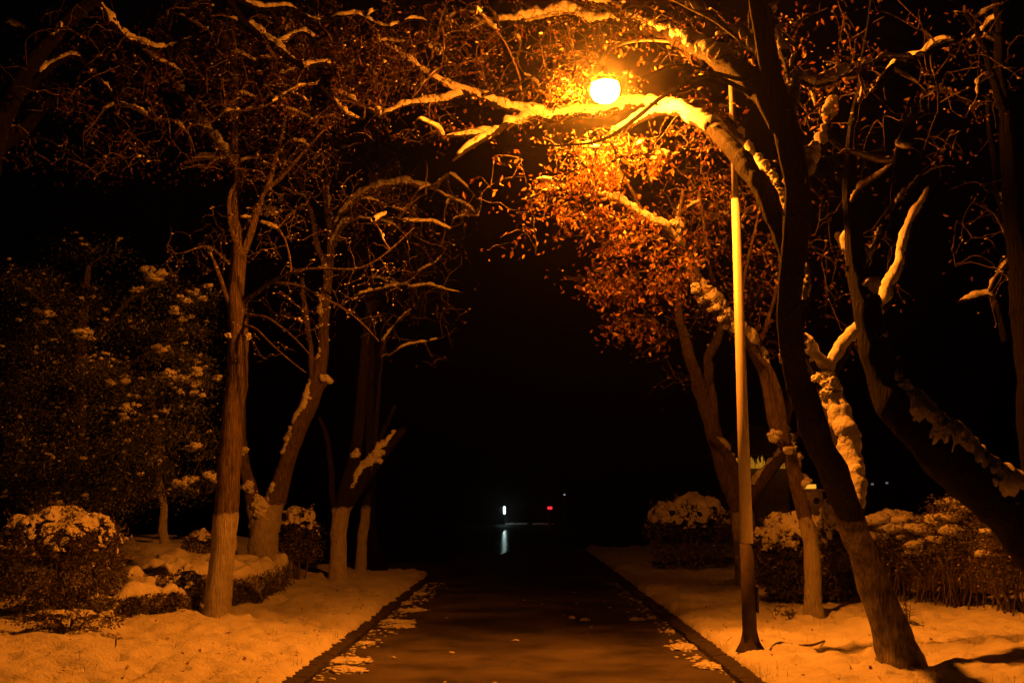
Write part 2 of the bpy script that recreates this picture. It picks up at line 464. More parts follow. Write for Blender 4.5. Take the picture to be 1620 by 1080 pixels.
def shell_snow(mb, surf, cover, seed, thick=.05, lvl=6, zmin=.22, ymax=.55, fr=1.0):
    vs, fs = ICO[lvl]; M = {}; V = {}
    for i, d in enumerate(vs):
        if d.z < zmin or d.y > ymax: continue
        p = surf(d)
        m = (d.z - .62) * 1.35 + .85 * noise.noise(p * 5.0 * fr + Vector((seed, 0, 0))) + .55 * noise.noise(p * 14 * fr + Vector((0, seed, 0))) + cover
        M[i] = m
        n_ = (d + Vector((0, 0, .7))).normalized()
        V[i] = p + n_ * (thick * sm(0, .6, m) * (1 + .6 * noise.noise(p * 9)) - .012)
    used = {}
    for f in fs:
        if all(i in M for i in f) and max(M[i] for i in f) > 0 and sum(M[i] for i in f) > -.1:
            g_ = []
            for e in f:
                if e not in used: used[e] = len(mb.v); mb.v.append(V[e])
                g_.append(used[e])
            mb.f.append(tuple(g_))

def nodes_of(limbs):
    P_ = []; 
    for pts, rad, o in limbs:
        k = len(pts); s = int(k * o.get('t0', .3))
        P_ += pts[s:]
    return P_

def colonise(tw, nodes, samples, r=.0045, sag=.12, rnd=None, chain=True, maxd=3.0, paths=None):
    """join every sample to the nearest wood already there with a thin curved twig"""
    if not nodes or not samples: return
    A = np.zeros((len(nodes) + len(samples) * 3, 3)); n = len(nodes)
    A[:n] = [tuple(p) for p in nodes]
    S = np.array([tuple(p) for p in samples])
    lim = A[:n]
    d0 = np.array([((lim - s) ** 2).sum(1).min() for s in S])
    for idx in np.argsort(d0):
        s = S[idx]
        dd = ((A[:n] - s) ** 2).sum(1); j = int(dd.argmin()); q = Vector(A[j]); p = Vector(s); L = math.sqrt(dd[j])
        if L > maxd or L < .02: continue
        dv = p - q
        side = dv.cross(Vector((rnd.uniform(-1, 1), rnd.uniform(-1, 1), rnd.uniform(-1, 1))))
        if side.length > 1e-6: side.normalize()
        up = Vector((0, 0, 1))
        a = q + dv * .33 + side * L * rnd.uniform(-.07, .07) + up * L * sag * rnd.uniform(.0, 1.1)
        b = q + dv * .68 + side * L * rnd.uniform(-.07, .07) + up * L * sag * rnd.uniform(.1, 1.0)
        rr = r * (1 + min(L, 1.2) * .9)
        pts, rad = cr([(q, rr), (a, rr * .85), (b, rr * .65), (p, r * .45)], .09)
        tw.tube(pts, rad, 4 if paths is None else 8, 0 if paths is None else .25, 12, cap=False)
        if paths is not None: paths.append((pts, rad))
        if chain:
            for e in (a, b, p):
                A[n] = tuple(e); n += 1

def region(rnd, cx, cy, rx, ry, d0, d1, n, power=.5, thr=-.12):
    out = []; tries = 0; sd = rnd.uniform(0, 99)
    while len(out) < n and tries < n * 12:
        tries += 1
        a = rnd.uniform(0, 2 * math.pi); q = rnd.random() ** power * (1 + .5 * noise.noise(Vector((math.cos(a) * 1.5, math.sin(a) * 1.5, sd))))
        px = cx + rx * q * math.cos(a); py = cy + ry * q * math.sin(a)
        if noise.noise(Vector((px / 42, py / 42, sd))) + .5 * noise.noise(Vector((px / 17, py / 17, sd))) < thr: continue
        out.append(P(px, py, rnd.uniform(d0, d1)))
    return out

def leaf_cluster(lf, p, rnd, k, size, spread, droop=.8, w=.5):
    for _ in range(k):
        o = Vector((rnd.gauss(0, 1), rnd.gauss(0, 1), rnd.gauss(-.3, 1))) * spread
        d = Vector((rnd.gauss(0, 1), rnd.gauss(0, 1), rnd.gauss(-droop, .6)))
        lf.leaf(p + o, size * rnd.uniform(.6, 1.3), d, Vector((rnd.gauss(0, 1), rnd.gauss(0, 1), rnd.gauss(0, 1))), w)

def tree(name, label, base, limbs, regs=(), wash=None, seed=1, group=None, leafmat=None, leafsize=.055, cat='tree', twr=.0045, snowbits=0.25, saddles=(), dark=False):
    """limbs: list of (raw px points, options); regs: twig regions (cx,cy,rx,ry,d0,d1,n,leaves per twig)"""
    rnd = random.Random(seed)
    t = thing(name, label, cat, base, group)
    L = []
    tr = MB(); sn = MB(); tw = MB(); lf = MB()
    for i, (raw, o) in enumerate(limbs):
        pts, rad = limbpts(raw)
        if i == 0 and o.get('ground', True):
            pts = [Vector((pts[0].x, pts[0].y, base[2] - .12))] + pts; rad = [rad[0] * 1.12] + rad
            for q in range(min(6, len(rad))): rad[q] *= 1 + .16 * (1 - q / 6) ** 2
        # natural wobble
        for q in range(2, len(pts)):
            pts[q] = pts[q] + Vector((noise.noise(Vector((q * .13, seed, i))), noise.noise(Vector((q * .13, i, seed + 5))), noise.noise(Vector((q * .2, i + 3, seed))))) * (min(.07, rad[q] * .8) if rad[q] < .08 else .022)
        big = max(rad) > .1
        tr.tube(pts, rad, 18 if big else 9, .15 if big else .26, 5 if big else 9)
        if big and len(pts) > 12:
            for _k in range(5):
                q = rnd.randint(3, len(pts) - 4); tt = (pts[q + 1] - pts[q - 1]).normalized()
                a = rnd.uniform(0, 6.28); u_ = tt.orthogonal().normalized(); nn = (u_ * math.cos(a) + tt.cross(u_) * math.sin(a))
                kr = rad[q] * rnd.uniform(.25, .42)
                tr.blob(pts[q] + nn * (rad[q] - kr * .25), kr, kr, kr * .55, 3, .45, 2.5, rnd.uniform(0, 60), nn)
        L.append((pts, rad, o))
        if o.get('snow', 0) > 0:
            snow_along(sn, pts, rad, o['snow'], o.get('amt', 1.0), seed * 7.3 + i * 3.7, o.get('rip', 0), 28 if big else 18, o.get('sr', (0, 1)))
        for (f, sz) in o.get('clumps', ()):
            q = int(f * (len(pts) - 1)); tt = (pts[min(q + 1, len(pts) - 1)] - pts[max(q - 1, 0)]).normalized()
            nn = Vector((0, 0, 1)) - tt * tt.z
            nn = nn.normalized() if nn.length > .1 else Vector((0, -1, .2))
            c = pts[q] + nn * rad[q] * .6
            for e in range(5):
                sn.blob(c + Vector((rnd.gauss(0, .4), rnd.gauss(0, .4), rnd.gauss(0, .4))) * sz * .8, sz * rnd.uniform(.5, .9), sz * rnd.uniform(.5, .9), sz * rnd.uniform(.4, .7), 2, .35, 2, rnd.uniform(0, 50))
    for (px, py, D, rp) in saddles:
        c = P(px, py, D); s0 = px2m(rp, D)
        for e in range(9):
            q = c + Vector((rnd.gauss(0, .45), rnd.gauss(-.1, .35), rnd.gauss(0, .45))) * s0
            sn.blob(q, s0 * rnd.uniform(.4, .75), s0 * rnd.uniform(.4, .7), s0 * rnd.uniform(.35, .6), 3, .5, 2.2, rnd.uniform(0, 50))
    tr.build('trunk', washed(wash, dark) if wash else (M_BARK_SHADED if dark else M_BARK), t)
    nodes = nodes_of(L)
    for rg in regs:
        cx, cy, rx, ry, d0, d1, n, k = rg[:8]
        opt = rg[8] if len(rg) > 8 else {}
        S = region(rnd, cx, cy, rx, ry, d0, d1, n, opt.get('pow', .6), opt.get('thr', -.12))
        if opt.get('boughs'):
            B = region(rnd, cx, cy, rx, ry, d0, d1, opt['boughs'], .5, -9); paths = []
            colonise(tw, nodes, B, .010, .10, rnd, True, 2.2, paths)
            for bi, (bp, br) in enumerate(paths):
                snow_along(sn, bp, br, rnd.uniform(.45, 1.0), 1.0, seed + bi * 1.9, 0, 12)
                nodes = nodes + bp[3:]
        colonise(tw, nodes, S, twr * opt.get('r', 1), opt.get('sag', .12), rnd, True, opt.get('maxd', 2.2))
        for p in S:
            if k: leaf_cluster(lf, p, rnd, rnd.randint(max(1, k // 2), k), leafsize * opt.get('ls', 1) * rnd.uniform(.7, 1.25), opt.get('sp', .09), .8)
            if rnd.random() < opt.get('bits', snowbits):
                s = .005 + .013 * rnd.random() ** 2.5 * opt.get('bs', 1)
                sn.blob(p + Vector((0, 0, s * .4)), s * rnd.uniform(.6, 1.9), s * rnd.uniform(.6, 1.3), s * rnd.uniform(.5, .9), 1, .7, 2, rnd.uniform(0, 9))
    if tw.v: tw.build('twigs', M_TWIG, t)
    if lf.v: lf.build('leaves', leafmat or M_DRY, t, False)
    if sn.v: sn.build('snow', M_SNOW, t)
    return t

def gb(px, py):
    p = G(px, py, .15); return (p.x, p.y, lawn_z(p.x, p.y))

exec_parts = True
# =================================================================== RIGHT SIDE TREES
D1 = gb(1405, 1045)[1]
# R1: the big leaning tree whose limbs arch over the path
T = D1 - 2.2   # the trunk leans towards the camera as it rises
tree('arching_tree', 'big dark tree leaning over the path at right, snowy limbs arching around the lamp', gb(1415, 1045), [
    ([(1424, 1040, D1, 33), (1404, 985, D1, 28), (1376, 905, D1 - .05, 23.5), (1355, 845, D1 - .2, 22), (1335, 790, D1 - .4, 22), (1316, 745, D1 - .6, 22), (1291, 690, D1 - .8, 21), (1262, 600, D1 - 1.1, 20), (1250, 530, D1 - 1.4, 19), (1252, 450, D1 - 1.7, 20), (1257, 380, D1 - 1.9, 21), (1262, 310, D1 - 2.1, 21), (1256, 250, T, 21), (1230, 160, T, 19), (1205, 40, T, 15), (1190, -60, T, 12)], {'t0': .6}),
    ([(1350, 822, D1 - .2, 12), (1356, 785, D1 - .1, 16), (1346, 740, D1 + .1, 17), (1327, 670, D1 + .3, 16), (1304, 612, D1 + .5, 15), (1285, 567, D1 + .5, 11), (1268, 538, D1 + .5, 9), (1256, 512, D1 + .5, 5)], {'snow': 1.78, 'amt': .85, 't0': 1, 'rip': 0}),
    ([(1302, 610, D1 + .5, 11), (1325, 570, D1 + .5, 9), (1352, 533, D1 + .5, 8), (1385, 500, D1 + .6, 9), (1400, 482, D1 + .6, 8), (1408, 455, D1 + .65, 6.5), (1428, 408, D1 + .7, 6), (1436, 368, D1 + .7, 5.5), (1456, 325, D1 + .7, 4), (1475, 290, D1 + .8, 2)], {'snow': 1.85, 'amt': .8, 't0': .7}),
    ([(1270, 610, D1 - .9, 8), (1246, 560, D1 - 1.0, 7), (1240, 520, D1 - 1, 5), (1236, 500, D1 - 1, 3)], {'snow': 1.0, 'amt': 1.2, 't0': 1}),
    ([(1272, 480, D1 - 1.5, 8), (1275, 440, D1 - 1.2, 8), (1266, 390, D1 - .9, 7.5), (1264, 340, D1 - .8, 6), (1263, 300, D1 - .8, 3)], {'snow': .7, 'amt': 1.2, 't0': 1}),
    ([(1258, 440, D1 - 1.8, 17), (1240, 370, D1 - 1.7, 17), (1208, 305, D1 - 1.5, 17), (1168, 246, D1 - .9, 16), (1120, 202, D1 + .3, 11), (1070, 175, D1 + 1.5, 9), (1015, 165, D1 + 2.4, 8.5), (960, 177, D1 + 2.9, 8), (905, 184, D1 + 3.1, 8), (850, 182, D1 + 3.1, 8), (805, 172, D1 + 3.1, 6.5), (765, 154, D1 + 3.1, 5.5), (705, 134, D1 + 3, 5), (655, 105, D1 + 3, 4.5), (620, 80, D1 + 3, 3.5), (590, 55, D1 + 3, 2)], {'snow': 1.08, 'amt': .85, 't0': .35, 'sr': (.24, 1)}),
    ([(1075, 176, D1 + 1.5, 6), (1030, 182, D1 + 2, 6), (985, 205, D1 + 2.3, 5), (960, 225, D1 + 2.4, 3)], {'snow': 1.1, 'amt': 1.5, 't0': .5}),
    ([(860, 182, D1 + 3.1, 8), (815, 196, D1 + 3.1, 7), (778, 212, D1 + 3, 5.5), (745, 232, D1 + 2.9, 4), (716, 254, D1 + 2.9, 2)], {'snow': 1.05, 'amt': 1.0, 't0': .2}),
    ([(778, 210, D1 + 3, 4), (735, 214, D1 + 3, 3), (700, 216, D1 + 2.9, 1.5)], {'snow': 1.0, 'amt': 1.0, 't0': .2}),
    ([(740, 148, D1 + 3.1, 3.5), (700, 160, D1 + 3, 3), (650, 165, D1 + 3, 2.5), (600, 185, D1 + 3, 1.5)], {'snow': 1.0, 'amt': 1.4, 't0': .2}),
    ([(1262, 380, D1 - 1.5, 12), (1228, 305, D1 - .6, 9), (1192, 245, D1 + .5, 8), (1165, 208, D1 + .8, 7), (1150, 190, D1 + .9, 5)], {'snow': .8, 'amt': .8, 't0': .5}),
    ([(1240, 200, T, 24), (1212, 150, T + .1, 22), (1165, 112, T + .6, 19), (1110, 80, T + 1.8, 13), (1060, 55, T + 3.2, 11), (1000, 38, T + 4.4, 11), (930, 32, T + 5.0, 8), (880, 30, T + 5.2, 6), (820, 42, T + 5.4, 3)], {'snow': .85, 'amt': .75, 't0': .4, 'sr': (.08, 1)}),
    ([(1010, 40, T + 4.3, 8), (950, 8, T + 4.6, 8), (900, -12, T + 4.8, 7), (840, -25, T + 4.8, 5)], {'snow': 1.0, 'amt': 1.2, 't0': .2}),
    ([(940, 34, T + 5, 6), (900, 24, T + 5.2, 7), (860, 27, T + 5.3, 7), (810, 33, T + 5.4, 4), (770, 36, T + 5.5, 2)], {'snow': 1.15, 'amt': 1.6, 't0': .2}),
    ([(760, 152, D1 + 3.1, 3), (800, 140, D1 + 2.6, 2.4), (850, 118, D1 + 2.0, 2), (900, 100, D1 + 1.6, 1.5), (950, 82, D1 + 1.4, 1.0)], {'t0': .2}),
    ([(1190, 150, T, 5), (1120, 120, T, 3), (1055, 150, T, 3.2), (1010, 185, T, 3.4), (950, 222, T, 2.6), (890, 230, T, 1.8), (800, 232, T, 1.0)], {'t0': .3}),
    ([(1190, 130, T, 4), (1110, 110, T, 2.6), (1060, 105, T, 2.0), (1010, 130, T, 1.4)], {'t0': .3}),
    ([(1258, 300, T, 12), (1278, 268, T + .5, 11), (1298, 236, T + .9, 9), (1308, 195, T + 1.1, 6), (1330, 150, T + 1.4, 3)], {'snow': 1.0, 'amt': 1.4, 't0': .6}),
    ([(1240, 200, T, 12), (1252, 140, T + .4, 9), (1240, 80, T + .8, 8), (1225, 45, T + 1, 6), (1215, 10, T + 1, 4)], {'snow': 1.0, 't0': .5}),
    ([(1250, 190, T, 8), (1262, 130, T + .5, 7), (1290, 135, T + .8, 5), (1320, 128, T + 1, 5), (1350, 105, T + 1.2, 3)], {'snow': 1.0, 'amt': 1.4, 't0': .4}),
    ([(1225, 120, T, 8), (1170, 60, T + .6, 6), (1110, 20, T + 1, 5), (1050, -10, T + 1.4, 4)], {'snow': 1.0, 'amt': 1.3, 't0': .4}),
], regs=[
    (740, 120, 220, 120, D1 + 2.0, D1 + 4.4, 560, 3, {'r': .9, 'bits': .2, 'thr': -.25, 'boughs': 26}),
    (930, 235, 110, 40, D1 + 1.2, D1 + 2.4, 90, 5, {'sag': .02}),
    (920, 270, 130, 80, T - .2, T + .6, 60, 0, {'sag': .05, 'bits': 0, 'maxd': 1.1, 'r': 1.2}),
    (1080, 60, 160, 70, T + .6, T + 4.4, 150, 3, {'boughs': 8}),
    (900, 40, 150, 60, D1 + 1.4, D1 + 3.8, 170, 2, {'boughs': 10}),
    (1270, 90, 110, 120, T + .3, T + 2.4, 170, 3, {'bits': .4, 'boughs': 12}),
    (905, 140, 40, 26, D1 + 1.2, D1 + 2.0, 60, 6, {'ls': .9}),
    (1120, 190, 70, 50, D1 + .8, D1 + 3.0, 90, 5, {}),
    (955, 140, 62, 34, LD - .42, LD - .17, 34, 4, {'ls': .7, 'bits': .1, 'thr': -9, 'sp': .04, 'r': .6}),
    (948, 105, 30, 22, LD - .2, LD + .5, 22, 4, {'ls': .7, 'bits': .2, 'thr': -9, 'sp': .05, 'r': .7}),
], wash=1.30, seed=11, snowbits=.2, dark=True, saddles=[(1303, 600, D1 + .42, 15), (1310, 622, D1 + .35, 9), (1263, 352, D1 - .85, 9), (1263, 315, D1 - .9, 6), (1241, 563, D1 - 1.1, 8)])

# R2: huge leaning trunk coming in from the right edge, near the camera
D2 = 9.8
b2 = (P(1760, 1080, D2).x, D2, .3)
tree('leaning_tree', 'massive dark trunk slanting up from the right edge, snow along its upper side', b2, [
    ([(1750, 1075, D2, 52), (1690, 925, D2, 48), (1616, 822, D2, 44), (1545, 762, D2, 42), (1482, 706, D2, 39), (1424, 645, D2 + .1, 33), (1388, 560, D2 + .2, 26), (1366, 470, D2 + .3, 20), (1350, 370, D2 + .4, 14), (1346, 240, D2 + .5, 9), (1366, 100, D2 + .6, 6), (1390, -60, D2 + .7, 3)], {'snow': 1.3, 'amt': .85, 't0': .6, 'sr': (.1, .56)}),
    ([(1380, 480, D2 + .25, 15), (1350, 410, D2 + .6, 12), (1325, 372, D2 + .9, 6)], {'snow': 1.1, 'amt': 1.4, 't0': .7}),
    ([(1364, 430, D2 + .3, 8), (1384, 385, D2 + .6, 6.5), (1420, 325, D2 + 1, 5.5), (1455, 280, D2 + 1.2, 4), (1500, 235, D2 + 1.3, 2)], {'snow': .62, 'amt': .7, 't0': .4}),
    ([(1350, 200, D2 + .5, 10), (1400, 120, D2 + .8, 7), (1450, 90, D2 + 1, 5), (1520, 60, D2 + 1.1, 3)], {'snow': .7, 't0': .3}),
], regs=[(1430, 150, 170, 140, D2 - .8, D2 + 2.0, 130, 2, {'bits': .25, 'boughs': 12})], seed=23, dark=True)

# R3: slender pale tree behind the lamp post, its crown of dry leaves under the lamp
D3 = gb(1287, 972)[1]
tree('slender_tree', 'slender pale tree just behind the lamp post, its dry orange leaves lit by the lamp', gb(1287, 972), [
    ([(1287, 965, D3, 14), (1286, 900, D3, 13), (1276, 830, D3, 11.5), (1262, 775, D3, 11), (1250, 720, D3, 12), (1232, 678, D3, 13), (1220, 630, D3, 11), (1206, 585, D3 - .1, 9.5), (1188, 548, D3 - .3, 9), (1165, 525, D3 - .5, 10), (1130, 487, D3 - .8, 9.5), (1098, 452, D3 - 1, 8), (1085, 410, D3 - 1.2, 6), (1062, 372, D3 - 1.5, 5), (1020, 345, D3 - 1.8, 4), (975, 318, D3 - 2.0, 3), (920, 300, D3 - 2.1, 2)], {'snow': 1.25, 'amt': 1.5, 't0': .7}),
    ([(1240, 690, D3, 8), (1248, 650, D3 + .1, 6), (1252, 600, D3 + .2, 4), (1240, 560, D3 + .2, 3)], {'snow': .7, 't0': .3}),
    ([(1246, 712, D3 - .05, 6), (1236, 640, D3 - .2, 6), (1222, 590, D3 - .2, 5), (1196, 560, D3 - .3, 4)], {'snow': 1.0, 't0': 1}),
    ([(1110, 465, D3 - .9, 5), (1100, 420, D3 - 1.1, 4), (1080, 372, D3 - 1.4, 5), (1075, 345, D3 - 1.5, 4), (1080, 300, D3 - 1.6, 2)], {'snow': 1.0, 'amt': 1.2, 't0': .2}),
    ([(1060, 370, D3 - 1.5, 4), (1000, 380, D3 - 1.7, 3), (950, 400, D3 - 1.8, 2)], {'t0': .1}),
    ([(1020, 345, D3 - 1.8, 3), (980, 270, D3 - 2.2, 2.4), (930, 240, D3 - 2.4, 1.6)], {'t0': .1}),
    ([(1170, 530, D3 - .5, 4), (1178, 440, D3 - .6, 3), (1200, 340, D3 - .6, 2), (1210, 260, D3 - .6, 1.2)], {'t0': .1}),
    ([(1130, 490, D3 - .8, 4), (1120, 400, D3 - .6, 2.6), (1105, 300, D3 - .5, 2)], {'t0': .1}),
    ([(1195, 570, D3 - .2, 4), (1225, 470, D3 - .1, 3), (1240, 380, D3, 2)], {'t0': .1}),
], regs=[
    (950, 285, 105, 75, D3 - 3.05, D3 - 1.9, 230, 9, {'sag': .02, 'bits': .12, 'bs': 4, 'thr': .02, 'sp': .07}),
    (900, 330, 110, 55, D3 - 3.0, D3 - 2.2, 80, 5, {'sag': .02, 'bits': .1, 'bs': 2, 'thr': .0}),
    (985, 400, 110, 75, D3 - 2.8, D3 - 1.7, 190, 6, {'sag': .0, 'bits': .06, 'thr': .02}),
    (1010, 480, 70, 62, D3 - 2.2, D3 - 1.2, 160, 6, {'sag': .0, 'bits': .04, 'thr': 0}),
    (830, 330, 80, 80, D3 - 3.0, D3 - 2.0, 60, 2, {'sag': .05, 'r': .8}),
    (1090, 400, 75, 95, D3 - 1.2, D3 + .2, 110, 5, {'boughs': 6}),
    (1200, 400, 90, 160, D3 - 1.0, D3 + 1.2, 230, 4, {'bits': .08, 'boughs': 5}),
    (1130, 300, 90, 90, D3 - 1.6, D3 + .6, 170, 4, {}),
    (1330, 400, 120, 160, D3 - .5, D3 + 1.5, 90, 4, {'bits': .15, 'maxd': 3}),
], wash=1.30, seed=31, leafsize=.072, snowbits=.08, saddles=[(1224, 690, D3 - .2, 8), (1245, 712, D3 - .2, 7), (1100, 456, D3 - 1.08, 8), (1114, 470, D3 - 1.0, 8), (1128, 486, D3 - .9, 8), (1143, 500, D3 - .8, 9), (1158, 517, D3 - .65, 9), (1072, 352, D3 - 1.6, 9)])

# R4: forked tree further back on the right
D4 = 20.5
b4 = P(1180, 900, D4); b4 = (b4.x, D4, lawn_z(b4.x, D4))
tree('forked_tree', 'limewashed tree forking low, further back on the right and half hidden by the lamp post', b4, [
    ([(1182, 925, D4, 16), (1178, 860, D4, 16), (1172, 800, D4, 19), (1152, 760, D4, 14), (1135, 705, D4, 13), (1118, 650, D4, 12), (1100, 590, D4 - .3, 10), (1084, 540, D4 - .6, 8), (1072, 480, D4 - 1, 6), (1078, 420, D4 - 1.4, 4)], {'snow': .7, 'amt': .8, 't0': .6}),
    ([(1172, 795, D4, 10), (1166, 750, D4 - .1, 8), (1146, 712, D4 - .2, 7), (1130, 695, D4 - .3, 5), (1122, 688, D4 - .3, 3)], {'snow': 1.0, 't0': 1}),
    ([(1176, 800, D4, 13), (1200, 770, D4, 11), (1222, 738, D4 - .1, 10), (1245, 712, D4 - .2, 6), (1265, 680, D4 - .2, 4)], {'snow': 1.0, 't0': .8}),
    ([(1114, 630, D4, 9), (1122, 590, D4 - .2, 8), (1120, 565, D4 - .3, 7), (1136, 535, D4 - .5, 7), (1142, 500, D4 - .7, 4)], {'snow': .7, 't0': .7}),
    ([(1130, 690, D4, 8), (1130, 640, D4 - .1, 6), (1122, 590, D4 - .1, 5)], {'snow': .7, 't0': 1}),
], regs=[(1110, 480, 60, 50, D4 - 2, D4, 70, 3, {}), (1060, 560, 60, 70, D4 - 2, D4 + 1, 60, 1, {})], wash=1.3, seed=41)

# R5: dark tree at the right edge
D5 = 12.5
b5 = P(1605, 1000, D5)
tree('upright_tree', 'dark upright tree at the far right edge behind the hedge, bits of snow on it', (b5.x + .35, D5, .25), [
    ([(1650, 1020, D5, 24), (1640, 800, D5, 22), (1628, 600, D5, 20), (1612, 420, D5, 18), (1600, 300, D5, 15), (1590, 180, D5, 11), (1580, 60, D5, 8), (1570, -50, D5, 5)], {'t0': .6}),
    ([(1612, 380, D5, 8), (1580, 310, D5 + .2, 6), (1572, 240, D5 + .3, 5), (1560, 150, D5 + .4, 3)], {'snow': 1.0, 't0': .4}),
    ([(1590, 180, D5, 8), (1560, 90, D5 - .4, 6), (1530, 20, D5 - .6, 4)], {'snow': .6, 't0': .4}),
    ([(1590, 540, D5 + 2, 5), (1570, 470, D5 + 2, 4), (1535, 474, D5 + 2, 3), (1515, 478, D5 + 2, 2)], {'snow': 1.0, 't0': .4}),
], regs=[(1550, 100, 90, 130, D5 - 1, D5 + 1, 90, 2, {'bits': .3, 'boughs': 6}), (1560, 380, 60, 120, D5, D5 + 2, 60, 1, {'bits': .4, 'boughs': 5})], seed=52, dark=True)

# =================================================================== LEFT SIDE TREES
E1 = gb(345, 975)[1]
tree('limewashed_tree', 'nearest left tree, straight ridged trunk limewashed below, in front of the snowy low hedge', gb(345, 975), [
    ([(344, 970, E1, 21), (351, 880, E1, 20), (360, 780, E1, 18.5), (367, 680, E1, 17), (374, 590, E1, 16.5), (377, 535, E1, 17), (374, 470, E1, 13.5), (377, 400, E1, 12), (374, 330, E1 + .1, 8), (372, 250, E1 + .2, 7), (372, 150, E1 + .3, 6), (368, 40, E1 + .4, 4), (360, -40, E1 + .4, 3)], {'t0': .5}),
    ([(380, 410, E1, 8), (394, 370, E1 - .05, 6.5), (410, 325, E1 - .1, 5.5), (424, 292, E1 - .2, 4.5), (438, 245, E1 - .2, 3.6), (450, 190, E1 - .3, 2.6), (448, 130, E1 - .3, 1.6)], {'t0': .4}),
    ([(420, 300, E1 - .15, 4.4), (445, 278, E1 - .2, 3.6), (470, 252, E1 - .3, 3), (500, 220, E1 - .4, 2.2), (530, 180, E1 - .5, 1.4)], {'t0': .3}),
    ([(384, 478, E1, 5), (405, 462, E1 - .1, 3.6), (432, 445, E1 - .3, 3), (462, 430, E1 - .5, 2.6), (500, 425, E1 - .7, 2.2), (560, 426, E1 - .9, 2), (592, 414, E1 - 1.0, 1.8), (625, 388, E1 - 1.1, 1.5), (655, 360, E1 - 1.2, .8)], {'t0': .2}),
    ([(430, 448, E1 - .3, 2.6), (465, 450, E1 - .4, 2.2), (510, 470, E1 - .6, 2), (560, 500, E1 - .8, 1.6), (600, 540, E1 - .9, .8)], {'t0': .2}),
    ([(384, 498, E1, 3), (420, 502, E1 - .3, 2), (460, 530, E1 - .5, 1.6), (500, 570, E1 - .6, .8)], {'t0': .2}),
    ([(384, 515, E1, 3), (405, 520, E1 - .3, 1.8), (440, 555, E1 - .5, 1.5), (485, 590, E1 - .6, .8)], {'t0': .2}),
    ([(366, 490, E1, 4), (356, 465, E1 - .1, 4), (346, 434, E1 - .2, 3.6), (335, 405, E1 - .2, 2.4), (315, 385, E1 - .2, 1.5)], {'snow': .7, 't0': .2}),
    ([(378, 395, E1, 4), (366, 360, E1 - .2, 4), (362, 315, E1 - .3, 4), (372, 290, E1 - .3, 2)], {'snow': .7, 't0': .2}),
    ([(366, 420, E1, 3), (330, 390, E1 - .3, 2), (290, 400, E1 - .5, 1.2)], {'t0': .2}),
    ([(372, 262, E1 + .2, 7), (352, 235, E1 + .3, 7), (322, 200, E1 + .5, 7), (296, 160, E1 + .6, 6), (272, 118, E1 + .7, 3)], {'snow': 1.0, 't0': .6}),
    ([(372, 255, E1 + .2, 5), (330, 250, E1 + .3, 3.6), (290, 258, E1 + .3, 3)], {'snow': .6, 't0': .2}),
], regs=[
    (480, 330, 120, 110, E1 - 1.0, E1 + .6, 300, 1, {'bits': .5, 'bs': .7, 'r': .9, 'boughs': 8}),
    (420, 190, 110, 100, E1 - 1.0, E1 + .6, 420, 3, {'bits': .5, 'bs': .7, 'r': .9, 'boughs': 10}),
    (540, 470, 90, 70, E1 - 1.3, E1 - .2, 120, 0, {'bits': .75, 'bs': .75, 'r': .75, 'sag': .03, 'maxd': .8}),
    (620, 420, 40, 60, E1 - 1.4, E1 - .9, 40, 0, {'bits': .6, 'bs': .7, 'r': .7, 'maxd': .7}),
    (430, 520, 60, 50, E1 - .9, E1 - .1, 50, 0, {'bits': .75, 'bs': .7, 'r': .7, 'maxd': .7}),
    (310, 390, 60, 60, E1 - .8, E1 + .5, 100, 1, {'bits': .6, 'bs': .8, 'r': .8}),
    (400, 60, 150, 90, E1 - 1.0, E1 + .8, 420, 4, {'bits': .4, 'boughs': 12}),
], wash=1.33, seed=61, leafsize=.042, leafmat=M_SHADELEAF, saddles=[(392, 533, E1 - .02, 5), (362, 530, E1 - .12, 4)])

